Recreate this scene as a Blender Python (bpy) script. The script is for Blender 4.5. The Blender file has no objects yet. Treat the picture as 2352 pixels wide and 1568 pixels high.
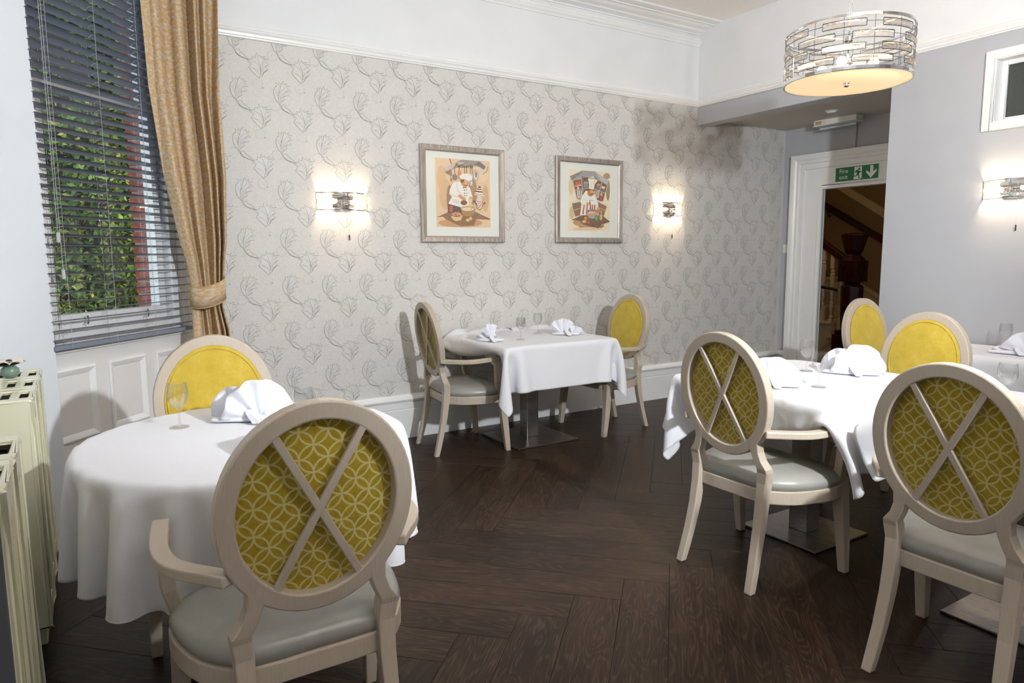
import bpy, bmesh, math, random
import numpy as np
from mathutils import Vector, Matrix

# ------------------------------------------------------------------ camera, world, lights
S = bpy.context.scene
COL = S.collection
PI = math.pi
def _camera():
    yaw, pitch, roll = math.radians(31.954), math.radians(-7.103), math.radians(-0.3636)
    f = Vector((math.sin(yaw)*math.cos(pitch), math.cos(yaw)*math.cos(pitch), math.sin(pitch)))
    r = Vector((math.cos(yaw), -math.sin(yaw), 0)); u = r.cross(f)
    r2 = math.cos(roll)*r + math.sin(roll)*u; u2 = -math.sin(roll)*r + math.cos(roll)*u
    cd = bpy.data.cameras.new('camera'); cd.sensor_width = 36; cd.lens = 1588.8/2352*36
    cd.clip_start = 0.02
    cam = bpy.data.objects.new('camera', cd); COL.objects.link(cam)
    m = Matrix((r2, u2, -f)).transposed().to_4x4(); m.translation = (0, 0, 1.35)
    cam.matrix_world = m
    S.camera = cam
_camera()
W = bpy.data.worlds.new('world'); S.world = W; W.use_nodes = True
_n = W.node_tree.nodes; _bg = _n['Background']
_sky = _n.new('ShaderNodeTexSky'); _sky.sky_type = 'NISHITA'; _sky.sun_disc = False
_sky.sun_elevation = math.radians(42); _sky.sun_rotation = math.radians(70)
W.node_tree.links.new(_sky.outputs[0], _bg.inputs[0]); _bg.inputs[1].default_value = 0.5
S.view_settings.view_transform = 'Standard'; S.view_settings.look = 'None'
S.view_settings.exposure = 0.0; S.view_settings.gamma = 1.0
S.view_settings.use_curve_mapping = False

def light(name, kind, loc, energy, color, **k):
    d = bpy.data.lights.new(name, kind); d.energy = energy; d.color = color
    rot = k.pop('rot', None)
    for a, b in k.items(): setattr(d, a, b)
    o = bpy.data.objects.new(name, d); COL.objects.link(o); o.location = loc
    if rot: o.rotation_euler = rot
    return o
_fp = Vector((1.82, -0.40, 2.24))
FLASH = light('flash', 'SPOT', _fp, 515, (0.93, 0.97, 1.0), shadow_soft_size=0.06, spot_size=math.radians(115), spot_blend=0.42,
              rot=(_fp-Vector((2.45, 4.7, 2.75))).to_track_quat('Z', 'Y').to_euler())
# sun outdoors (to-sun direction is from the far side of the house)
light('sun', 'SUN', (3, 9, 8), 26, (1.0, 0.93, 0.8), angle=0.009, rot=Vector((0.55, 0.62, 0.75)).to_track_quat('Z', 'Y').to_euler())
# added warm fill under the ceiling behind the camera, no lamp seen there
light('ceiling_fill', 'AREA', (2.4, -0.9, 3.3), 14, (1.0, 0.84, 0.66), shape='DISK', size=1.6)
light('flash_bounce', 'AREA', (1.5, -0.6, 2.45), 72, (0.98, 0.97, 0.97), shape='DISK', size=0.4, rot=(PI, 0, 0))  # added uplight that brightens the ceiling, imitating bounced flash

# ------------------------------------------------------------------ helpers
def srgb(r, g=None, b=None):
    if g is None: r, g, b = r
    c = []
    for v in (r, g, b):
        v /= 255.0
        c.append(v/12.92 if v <= 0.04045 else ((v+0.055)/1.055)**2.4)
    return (c[0], c[1], c[2], 1.0)

class NT:
    def __init__(s, name, rough=0.5, color=(0.8, 0.8, 0.8, 1), metal=0.0, spec=0.5, coat=0.0):
        s.m = bpy.data.materials.new(name); s.m.use_nodes = True
        s.t = s.m.node_tree; s.n = s.t.nodes; s.l = s.t.links
        s.b = s.n['Principled BSDF']; s.out = s.n['Material Output']
        s.b.inputs['Base Color'].default_value = color
        s.b.inputs['Roughness'].default_value = rough
        s.b.inputs['Metallic'].default_value = metal
        s.b.inputs['Specular IOR Level'].default_value = spec
        s.b.inputs['Coat Weight'].default_value = coat
    def node(s, kind, **k):
        n = s.n.new(kind)
        for a, v in k.items(): setattr(n, a, v)
        return n
    def link(s, a, b): s.l.new(a, b)
    def coord(s, which='Object', scale=None, rot=None):
        tc = s.node('ShaderNodeTexCoord'); o = tc.outputs[which]
        if scale is not None or rot is not None:
            mp = s.node('ShaderNodeMapping')
            if scale is not None: mp.inputs['Scale'].default_value = scale if hasattr(scale, '__len__') else (scale,)*3
            if rot is not None: mp.inputs['Rotation'].default_value = rot
            s.link(o, mp.inputs['Vector']); o = mp.outputs[0]
        return o
    def noise(s, vec, scale, detail=3, rough=0.5, dist=0.0):
        n = s.node('ShaderNodeTexNoise'); n.inputs['Scale'].default_value = scale
        n.inputs['Detail'].default_value = detail; n.inputs['Roughness'].default_value = rough
        n.inputs['Distortion'].default_value = dist
        if vec is not None: s.link(vec, n.inputs['Vector'])
        return n.outputs['Fac']
    def ramp(s, fac, stops):
        r = s.node('ShaderNodeValToRGB'); e = r.color_ramp.elements
        while len(e) < len(stops): e.new(0.5)
        for i, (p, c) in enumerate(stops): e[i].position = p; e[i].color = c
        s.link(fac, r.inputs[0]); return r.outputs[0]
    def math(s, op, a, b=None, c=None):
        n = s.node('ShaderNodeMath', operation=op)
        for i, v in enumerate((a, b, c)):
            if v is None: continue
            if isinstance(v, (int, float)): n.inputs[i].default_value = v
            else: s.link(v, n.inputs[i])
        return n.outputs[0]
    def mix(s, fac, a, b):
        n = s.node('ShaderNodeMix', data_type='RGBA')
        for i, v in ((0, fac), (6, a), (7, b)):
            if isinstance(v, (int, float, tuple)): n.inputs[i].default_value = v
            else: s.link(v, n.inputs[i])
        return n.outputs[2]
    def bump(s, h, strength=0.2, dist=0.002):
        b = s.node('ShaderNodeBump'); b.inputs['Strength'].default_value = strength
        b.inputs['Distance'].default_value = dist
        s.link(h, b.inputs['Height']); s.link(b.outputs[0], s.b.inputs['Normal'])
    def base(s, c): s.link(c, s.b.inputs['Base Color'])

M = {}
def paint(name, col, rough=0.45, spread=0.03, bump=0.05, scale=30):
    t = NT(name, rough); c = srgb(col)
    f = t.noise(t.coord('Object'), 2.5, 4)
    lo = tuple(x*(1-spread) for x in c[:3])+(1,); hi = tuple(min(1, x*(1+spread)) for x in c[:3])+(1,)
    t.base(t.ramp(f, [(0.3, lo), (0.7, hi)]))
    if bump: t.bump(t.noise(t.coord('Object'), scale, 5), bump, 0.001)
    M[name] = t.m; return t
paint('white_paint', (232, 233, 233), 0.32)
paint('pier_paint', (212, 217, 223), 0.5)
paint('white_wall', (226, 228, 230), 0.7, bump=0.08, scale=60)
paint('ceiling_white', (246, 241, 237), 0.8)
paint('grey_wall', (176, 179, 185), 0.65, bump=0.08, scale=60)
paint('panel_paint', (222, 221, 220), 0.4)
paint('slate_panel', (72, 75, 82), 0.6)
paint('hall_wall', (150, 124, 84), 0.7)
paint('hall_trim', (224, 200, 160), 0.5)
paint('plastic_white', (225, 226, 222), 0.35, bump=0)
paint('cream_enamel', (210, 208, 182), 0.16, bump=0.03, scale=12)
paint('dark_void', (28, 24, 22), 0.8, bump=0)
paint('black_rubber', (22, 22, 22), 0.6, bump=0)
paint('carpet', (52, 40, 34), 0.95, 0.15, 0.6, 200)
# stippled alcove ceiling
t = paint('stipple', (196, 190, 182), 0.7, bump=0)
v = t.node('ShaderNodeTexVoronoi'); v.inputs['Scale'].default_value = 90; t.link(t.coord('Object'), v.inputs['Vector'])
t.bump(v.outputs['Distance'], 0.5, 0.004)
# wallpaper ground: pale grey with tiny scrolling leaf relief
t = NT('wallpaper', 0.55)
co = t.coord('Object', (1, 0.01, 1))
n1 = t.noise(co, 85, 2, 0.5, 2.2)
line = t.math('ABSOLUTE', t.math('SUBTRACT', n1, 0.5))
edge = t.ramp(line, [(0.0, (1, 1, 1, 1)), (0.05, (0, 0, 0, 1))])
t.base(t.mix(edge, srgb(205, 203, 199), srgb(227, 225, 221)))
t.bump(edge, 0.25, 0.0006); M['wallpaper'] = t.m
t = NT('wallpaper_line', 0.5, srgb(182, 180, 175)); t.base(t.ramp(t.noise(t.coord('Object'), 40), [(0.3, srgb(146, 144, 140)), (0.7, srgb(164, 162, 157))])); M['wallpaper_line'] = t.m
t = NT('wallpaper_leaf', 0.5, srgb(222, 221, 217)); t.base(t.ramp(t.noise(t.coord('Object'), 120), [(0.3, srgb(207, 206, 202)), (0.7, srgb(214, 212, 208))])); M['wallpaper_leaf'] = t.m
t = NT('wallpaper_vein', 0.5); t.base(t.ramp(t.noise(t.coord('Object'), 60), [(0.3, srgb(219, 218, 214)), (0.7, srgb(226, 225, 221))])); M['wallpaper_vein'] = t.m
# chair wood
t = NT('pale_wood', 0.38, spec=0.4)
co = t.coord('Object', (14, 14, 1.2))
f = t.noise(co, 14, 6, 0.6, 0.3)
t.base(t.ramp(f, [(0.2, srgb(172, 160, 144)), (0.55, srgb(179, 167, 151)), (0.85, srgb(186, 174, 159))]))
t.bump(f, 0.08, 0.0006); M['pale_wood'] = t.m
# velvets
t = NT('yellow_velvet', 0.8, spec=0.2)
f = t.noise(t.coord('Object'), 16, 4, 0.65); f2 = t.noise(t.coord('Object', (1, 1, 0.3)), 420, 2)
c = t.ramp(f, [(0.3, srgb(180, 156, 52)), (0.55, srgb(192, 168, 66)), (0.8, srgb(206, 184, 92))])
t.base(t.mix(t.math('MULTIPLY', f2, 0.35), c, srgb(150, 118, 12)))
t.b.inputs['Sheen Weight'].default_value = 1.0; t.b.inputs['Sheen Roughness'].default_value = 0.5
t.b.inputs['Sheen Tint'].default_value = srgb(255, 236, 150)
t.bump(f2, 0.3, 0.001); M['yellow_velvet'] = t.m
t = NT('circle_velvet', 0.8, spec=0.2)
tc = t.coord('Object', (1, 1, 1)); mp = t.node('ShaderNodeMapping'); mp.inputs['Rotation'].default_value = (PI/4, 0, 0); t.link(tc, mp.inputs['Vector'])
sp = t.node('ShaderNodeSeparateXYZ'); t.link(mp.outputs[0], sp.inputs[0])
s_ = 0.047
def fr(o): return t.math('ABSOLUTE', t.math('SUBTRACT', t.math('FRACT', t.math('MULTIPLY', t.math('ADD', o, 5.0), 1/s_)), 0.5))
qx, qy = fr(sp.outputs[1]), fr(sp.outputs[2])
ds = []
for sx in (-1, 1):
    for sy in (-1, 1):
        ax = t.math('SUBTRACT', 0.5, qx) if sx < 0 else t.math('ADD', 0.5, qx)
        ay = t.math('SUBTRACT', 0.5, qy) if sy < 0 else t.math('ADD', 0.5, qy)
        d = t.math('SQRT', t.math('ADD', t.math('MULTIPLY', ax, ax), t.math('MULTIPLY', ay, ay)))
        ds.append(t.math('ABSOLUTE', t.math('SUBTRACT', d, 0.7071)))
mn = t.math('MINIMUM', t.math('MINIMUM', ds[0], ds[1]), t.math('MINIMUM', ds[2], ds[3]))
rough_ = t.math('MULTIPLY', t.math('SUBTRACT', t.noise(t.coord('Object'), 300, 2), 0.5), 0.05)
ln = t.ramp(t.math('ADD', mn, rough_), [(0.030, (1, 1, 1, 1)), (0.070, (0, 0, 0, 1))])
base = t.ramp(t.noise(t.coord('Object'), 60, 4), [(0.3, srgb(146, 122, 12)), (0.7, srgb(166, 142, 26))])
t.base(t.mix(ln, base, srgb(192, 178, 118)))
t.b.inputs['Sheen Weight'].default_value = 0.3; t.bump(ln, 0.25, 0.001)
M['circle_velvet'] = t.m
t = NT('grey_leather', 0.3, spec=0.5)
f = t.noise(t.coord('Object'), 260, 3); t.base(t.ramp(t.noise(t.coord('Object'), 9), [(0.3, srgb(140, 139, 132)), (0.7, srgb(151, 151, 145))]))
t.bump(f, 0.12, 0.0006); M['grey_leather'] = t.m
# linen
def linen(name, c):
    t = NT(name, 0.85, spec=0.2)
    f = t.noise(t.coord('Object'), 9, 4, 0.55, 0.6); g = t.noise(t.coord('Object'), 500, 1)
    t.base(t.ramp(g, [(0.2, tuple(x*0.95 for x in srgb(c)[:3])+(1,)), (0.8, srgb(c))]))
    t.b.inputs['Sheen Weight'].default_value = 0.15
    t.bump(f, 0.35, 0.006); M[name] = t.m
linen('white_linen', (216, 217, 222)); linen('napkin_linen', (222, 224, 233))
# curtain
t = NT('curtain_cloth', 0.85, spec=0.15)
tc = t.coord('UV', (1, 1, 1))
mp = t.node('ShaderNodeMapping'); mp.inputs['Scale'].default_value = (18, 62, 1); t.link(tc, mp.inputs['Vector'])
f = t.noise(mp.outputs[0], 1.0, 4, 0.6, 0.3)
c = t.ramp(f, [(0.40, srgb(190, 157, 108)), (0.49, srgb(192, 162, 120)), (0.54, srgb(194, 176, 152)), (0.62, srgb(194, 183, 178))])
t.base(c); t.bump(f, 0.2, 0.001); M['curtain_cloth'] = t.m
# floor planks
t = NT('dark_plank', 0.34, spec=0.2)
oi = t.node('ShaderNodeObjectInfo'); rnd = oi.outputs['Random']
tc = t.node('ShaderNodeTexCoord'); off = t.node('ShaderNodeVectorMath', operation='MULTIPLY_ADD')
cmb = t.node('ShaderNodeCombineXYZ'); 
for i in range(3): t.link(rnd, cmb.inputs[i])
t.link(cmb.outputs[0], off.inputs[0]); off.inputs[1].default_value = (37, 53, 91); t.link(tc.outputs['Object'], off.inputs[2])
def stretch(sc):
    mp = t.node('ShaderNodeMapping'); mp.inputs['Scale'].default_value = sc; t.link(off.outputs[0], mp.inputs['Vector']); return mp.outputs[0]
big = t.noise(stretch((1.1, 5.5, 1)), 1.6, 2, 0.5, 0.3)
rings = t.math('FRACT', t.math('MULTIPLY', big, 17.0))
rings = t.math('ABSOLUTE', t.math('SUBTRACT', rings, 0.5))
fine = t.noise(stretch((8, 190, 1)), 1.0, 4, 0.6)
tone = t.noise(stretch((1.6, 5, 1)), 1.0, 3, 0.6)
c = t.ramp(tone, [(0.25, srgb(48, 34, 25)), (0.5, srgb(67, 49, 37)), (0.78, srgb(92, 69, 51))])
c = t.mix(t.ramp(rings, [(0.02, (0.75, 0.75, 0.75, 1)), (0.28, (0, 0, 0, 1))]), c, srgb(98, 80, 64))
c = t.mix(t.ramp(fine, [(0.42, (0.75, 0.75, 0.75, 1)), (0.60, (0, 0, 0, 1))]), c, srgb(42, 30, 24))
hv = t.node('ShaderNodeHueSaturation'); t.link(c, hv.inputs['Color'])
t.link(t.math('ADD', t.math('MULTIPLY', rnd, 0.26), 0.46), hv.inputs['Value']); t.base(hv.outputs[0])
t.link(t.math('ADD', t.math('MULTIPLY', fine, 0.22), 0.27), t.b.inputs['Roughness'])
t.bump(fine, 0.12, 0.0008); M['dark_plank'] = t.m
# metals, glass
t = NT('chrome', 0.06, srgb(235, 235, 238), 1.0); M['chrome'] = t.m
t = NT('dark_chrome', 0.15, srgb(150, 150, 154), 1.0); M['dark_chrome'] = t.m
t = NT('brushed_steel', 0.3, srgb(190, 187, 184), 1.0)
f = t.noise(t.coord('Object', (4, 4, 160)), 6, 3); t.base(t.ramp(f, [(0.3, srgb(150, 146, 142)), (0.7, srgb(182, 178, 174))]))
t.link(t.math('ADD', t.math('MULTIPLY', f, 0.2), 0.2), t.b.inputs['Roughness']); M['brushed_steel'] = t.m
t = NT('steel_plate', 0.3, srgb(140, 134, 128), 1.0); f = t.noise(t.coord('Object', (160, 4, 1)), 2, 3)
t.base(t.ramp(f, [(0.3, srgb(128, 121, 115)), (0.7, srgb(160, 153, 146))])); t.link(t.math('ADD', t.math('MULTIPLY', f, 0.25), 0.18), t.b.inputs['Roughness']); M['steel_plate'] = t.m
def thin_glass(name, tint, gloss, rough=0.01):
    m = bpy.data.materials.new(name); m.use_nodes = True; n = m.node_tree.nodes; l = m.node_tree.links
    n.remove(n['Principled BSDF']); out = n['Material Output']
    tr = n.new('ShaderNodeBsdfTransparent'); tr.inputs[0].default_value = tint
    gl = n.new('ShaderNodeBsdfGlossy'); gl.inputs['Roughness'].default_value = rough
    lw = n.new('ShaderNodeLayerWeight'); lw.inputs['Blend'].default_value = 0.35
    mu = n.new('ShaderNodeMath'); mu.operation = 'MULTIPLY_ADD'; mu.inputs[1].default_value = gloss; mu.inputs[2].default_value = 0.03
    l.new(lw.outputs['Facing'], mu.inputs[0])
    mx = n.new('ShaderNodeMixShader'); l.new(mu.outputs[0], mx.inputs[0]); l.new(tr.outputs[0], mx.inputs[1]); l.new(gl.outputs[0], mx.inputs[2])
    l.new(mx.outputs[0], out.inputs[0]); M[name] = m
thin_glass('table_glass', (0.975, 0.98, 0.98, 1), 0.5)
thin_glass('picture_glass', (0.995, 0.995, 0.995, 1), 0.05, 0.22)
thin_glass('window_glass', (0.93, 0.96, 0.97, 1), 0.25)
def crystal(name):
    m = bpy.data.materials.new(name); m.use_nodes = True; n = m.node_tree.nodes; l = m.node_tree.links
    n.remove(n['Principled BSDF']); out = n['Material Output']
    tr = n.new('ShaderNodeBsdfTransparent'); tr.inputs[0].default_value = (0.95, 0.93, 0.9, 1)
    gl = n.new('ShaderNodeBsdfGlass'); gl.inputs['IOR'].default_value = 1.5; gl.inputs['Roughness'].default_value = 0.02
    no = n.new('ShaderNodeTexNoise'); no.inputs['Scale'].default_value = 30
    mu = n.new('ShaderNodeMath'); mu.operation = 'MULTIPLY_ADD'; mu.inputs[1].default_value = 0.1; mu.inputs[2].default_value = 0.5
    l.new(no.outputs['Fac'], mu.inputs[0])
    mx = n.new('ShaderNodeMixShader'); l.new(mu.outputs[0], mx.inputs[0]); l.new(tr.outputs[0], mx.inputs[1]); l.new(gl.outputs[0], mx.inputs[2])
    l.new(mx.outputs[0], out.inputs[0]); M[name] = m
crystal('crystal')
def emit(name, col, st):
    t = NT(name, 0.5, col); t.b.inputs['Emission Color'].default_value = col; t.b.inputs['Emission Strength'].default_value = st
    f = t.noise(t.coord('Object'), 3); t.link(t.math('ADD', t.math('MULTIPLY', f, st*0.1), st*0.95), t.b.inputs['Emission Strength']); M[name] = t.m
emit('bulb_glow', srgb(255, 214, 160), 22)
emit('diffuser_glow', srgb(255, 220, 172), 0.74)
# pictures and blind
t = NT('pewter_frame', 0.34, srgb(178, 170, 162), 0.55); f = t.noise(t.coord('Object', (60, 60, 3)), 2, 3)
t.base(t.ramp(f, [(0.3, srgb(150, 141, 134)), (0.7, srgb(200, 193, 186))])); M['pewter_frame'] = t.m
paint('mat_board', (228, 230, 222), 0.8, bump=0)
t = NT('print_ink', 0.6); a = t.node('ShaderNodeVertexColor', layer_name='Col')
f = t.noise(t.coord('Object'), 55, 4, 0.7); t.base(t.mix(t.math('MULTIPLY', f, 0.28), a.outputs[0], srgb(238, 214, 178))); M['print_ink'] = t.m
t = NT('ink_flat', 0.5); a = t.node('ShaderNodeVertexColor', layer_name='Col'); t.base(a.outputs[0]); M['ink_flat'] = t.m
paint('blind_grey', (124, 132, 146), 0.35, bump=0.02)
paint('cord_grey', (176, 178, 180), 0.6, bump=0)
# dark mahogany
t = NT('mahogany', 0.3, spec=0.5); f = t.noise(t.coord('Object', (5, 5, 1)), 12, 5); t.base(t.ramp(f, [(0.3, srgb(40, 12, 8)), (0.7, srgb(70, 24, 16))])); M['mahogany'] = t.m
paint('hall_white', (226, 204, 168), 0.5)
# brick, leaf, soil
t = NT('brick_red', 0.85); f = t.noise(t.coord('Object'), 25, 5); oi = t.node('ShaderNodeObjectInfo')
c = t.ramp(f, [(0.3, srgb(122, 58, 44)), (0.7, srgb(170, 92, 72))]); hv = t.node('ShaderNodeHueSaturation'); t.link(c, hv.inputs['Color'])
t.link(t.math('ADD', t.math('MULTIPLY', oi.outputs['Random'], 0.4), 0.8), hv.inputs['Value']); t.base(hv.outputs[0]); t.bump(f, 0.5, 0.004); M['brick_red'] = t.m
paint('mortar', (150, 142, 134), 0.95, 0.1, 0.5, 80)
t = NT('leaf_green', 0.45, spec=0.5); gi = t.node('ShaderNodeVertexColor', layer_name='Col'); t.base(gi.outputs[0])
t.b.inputs['Transmission Weight'].default_value = 0.0; M['leaf_green'] = t.m
paint('soil', (92, 70, 46), 0.95, 0.3, 0.8, 18)
paint('dry_twig', (176, 150, 108), 0.8)
paint('vase_green', (112, 134, 122), 0.25, 0.2, bump=0)
paint('petal_white', (226, 220, 204), 0.6)
paint('dark_iron', (34, 33, 34), 0.5)
paint('sign_green', (0, 112, 62), 0.4, bump=0); paint('sign_white', (228, 230, 228), 0.4, bump=0)
paint('label_print', (205, 160, 120), 0.5, 0.2, bump=0)

def setp(o, label=None, cat=None, group=None, kind=None):
    for k, v in (('label', label), ('category', cat), ('group', group), ('kind', kind)):
        if v: o[k] = v
    return o
def empty(name, loc=(0, 0, 0), rz=0, label=None, cat=None, group=None, kind=None):
    o = bpy.data.objects.new(name, None); COL.objects.link(o); o.location = loc; o.rotation_euler = (0, 0, rz)
    o.empty_display_size = 0.1
    return setp(o, label, cat, group, kind)

class MB:
    """collects verts/faces, then links ONE mesh object"""
    def __init__(s): s.v = []; s.f = []; s.c = []; s.uv = None
    def add(s, vs, fs, col=None):
        k = len(s.v); s.v += [tuple(p) for p in vs]
        for f in fs: s.f.append(tuple(i+k for i in f)); s.c.append(col)
        return s
    def box(s, a, b, mat=None):
        x0, y0, z0 = a; x1, y1, z1 = b
        p = [(x, y, z) for z in (z0, z1) for y in (y0, y1) for x in (x0, x1)]
        if mat: p = [tuple(mat @ Vector(q)) for q in p]
        return s.add(p, [(0, 2, 3, 1), (4, 5, 7, 6), (0, 1, 5, 4), (2, 6, 7, 3), (0, 4, 6, 2), (1, 3, 7, 5)])
    def obox(s, origin, dx, dy, lo, hi):
        """box in frame origin + u*dx + v*dy + z, lo/hi = (u,v,z)"""
        o = Vector(origin); dx = Vector(dx); dy = Vector(dy)
        p = []
        for z in (lo[2], hi[2]):
            for v in (lo[1], hi[1]):
                for u in (lo[0], hi[0]): p.append(o+dx*u+dy*v+Vector((0, 0, z)))
        fs = [(0, 2, 3, 1), (4, 5, 7, 6), (0, 1, 5, 4), (2, 6, 7, 3), (0, 4, 6, 2), (1, 3, 7, 5)]
        if dx.cross(dy).z < 0: fs = [tuple(reversed(f)) for f in fs]
        return s.add(p, fs)
    def lathe(s, prof, n=24, c=(0, 0, 0), closed=True):
        vs = []; fs = []
        for r, z in prof:
            for i in range(n):
                a = 2*PI*i/n; vs.append((c[0]+r*math.cos(a), c[1]+r*math.sin(a), c[2]+z))
        for j in range(len(prof)-1):
            for i in range(n):
                k = (i+1) % n; fs.append((j*n+i, j*n+k, (j+1)*n+k, (j+1)*n+i))
        if closed:
            fs.append(tuple(reversed(range(n)))); fs.append(tuple(range((len(prof)-1)*n, len(prof)*n)))
        return s.add(vs, fs)
    def sweep(s, pts, sec, up=(0, 0, 1), scales=None, closed=False, caps=True):
        """sweep 2D section (list of (a,b)) along pts; a along side, b along up-ish"""
        P = [Vector(p) for p in pts]; n = len(P); m = len(sec); vs = []; fs = []
        for i, p in enumerate(P):
            if closed: d = P[(i+1) % n]-P[i-1]
            else: d = P[min(i+1, n-1)]-P[max(i-1, 0)]
            d.normalize(); u = Vector(up); side = d.cross(u)
            if side.length < 1e-5: side = d.cross(Vector((1, 0, 0)))
            side.normalize(); w = side.cross(d).normalized()
            k = scales[i] if scales else (1, 1)
            if not hasattr(k, '__len__'): k = (k, k)
            for a, b in sec: vs.append(p+side*a*k[0]+w*b*k[1])
        rng = n if closed else n-1
        for i in range(rng):
            for j in range(m):
                a0 = i*m+j; a1 = i*m+(j+1) % m; b0 = ((i+1) % n)*m+j; b1 = ((i+1) % n)*m+(j+1) % m
                fs.append((a0, a1, b1, b0))
        if caps and not closed:
            fs.append(tuple(reversed(range(m)))); fs.append(tuple(range((n-1)*m, n*m)))
        return s.add(vs, fs)
    def tube(s, pts, r, n=8, closed=False):
        sec = [(r*math.cos(2*PI*i/n), r*math.sin(2*PI*i/n)) for i in range(n)]
        P = [Vector(p) for p in pts]; d = (P[-1]-P[0]) if not closed else Vector((0, 0, 0))
        up = (0, 0, 1) if d.length == 0 or abs(d.normalized().z) < 0.9 else (1, 0, 0)
        return s.sweep(pts, sec, up, closed=closed)
    def grid(s, f, nu, nv, flip=False):
        vs = [f(i/nu, j/nv) for j in range(nv+1) for i in range(nu+1)]
        fs = []
        for j in range(nv):
            for i in range(nu):
                a = j*(nu+1)+i; q = (a, a+1, a+nu+2, a+nu+1)
                fs.append(tuple(reversed(q)) if flip else q)
        return s.add(vs, fs)
    def poly(s, pts, col=None): return s.add(pts, [tuple(range(len(pts)))], col)
    def mesh(s, name):
        me = bpy.data.meshes.new(name); me.from_pydata(s.v, [], s.f); me.validate(); return me
    def build(s, name, mat, parent=None, smooth=False, bevel=0, segs=2, subsurf=0, colors=False, fix=True, **p):
        me = s.mesh(name)
        if fix:
            bm = bmesh.new(); bm.from_mesh(me)
            bmesh.ops.remove_doubles(bm, verts=bm.verts, dist=1e-6)
            bmesh.ops.recalc_face_normals(bm, faces=bm.faces)
            bm.to_mesh(me); bm.free()
        if colors:
            ca = me.color_attributes.new('Col', 'FLOAT_COLOR', 'CORNER')
            for pl, c in zip(me.polygons, s.c):
                for li in pl.loop_indices: ca.data[li].color = c
        mats = mat if isinstance(mat, (list, tuple)) else [mat]
        for m in mats: me.materials.append(M[m] if isinstance(m, str) else m)
        if smooth:
            for pl in me.polygons: pl.use_smooth = True
        o = bpy.data.objects.new(name, me); COL.objects.link(o)
        if parent: o.parent = parent
        if bevel:
            b = o.modifiers.new('bevel', 'BEVEL'); b.width = bevel; b.segments = segs; b.limit_method = 'ANGLE'; b.angle_limit = math.radians(40)
            b.harden_normals = False
        if subsurf:
            b = o.modifiers.new('sub', 'SUBSURF'); b.levels = subsurf; b.render_levels = subsurf
        return setp(o, **p)

def struct(mb, name, mat, parent=None, **k):
    kd = {} if parent else {'kind': 'structure'}
    return mb.build(name, mat, parent, **kd, **k)
def copy_tree(o, parent=None):
    c = o.copy(); COL.objects.link(c)
    if parent: c.parent = parent
    for ch in list(o.children): copy_tree(ch, c)
    return c
def bake(o):
    """apply modifiers so that copies share a light mesh"""
    dg = bpy.context.evaluated_depsgraph_get(); dg.update()
    me = bpy.data.meshes.new_from_object(o.evaluated_get(dg)); me.name = o.name
    o.modifiers.clear(); o.data = me
def bake_tree(o):
    if o.type == 'MESH' and len(o.modifiers): bake(o)
    for ch in o.children: bake_tree(ch)

# ------------------------------------------------------------------ room dimensions (metres)
D = 4.719      # papered wall plane y
XR = 4.995     # right wall plane x
XA = 6.28      # wall of the alcove with the door
ZC = 3.395     # ceiling
RB, RT = 2.70, 2.786   # picture rail
WD = Vector((0.6832, 0.7302, 0)); WN = Vector((-0.7302, 0.6832, 0)); P0 = Vector((-0.117, 3.91, 0))  # canted window wall

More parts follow.
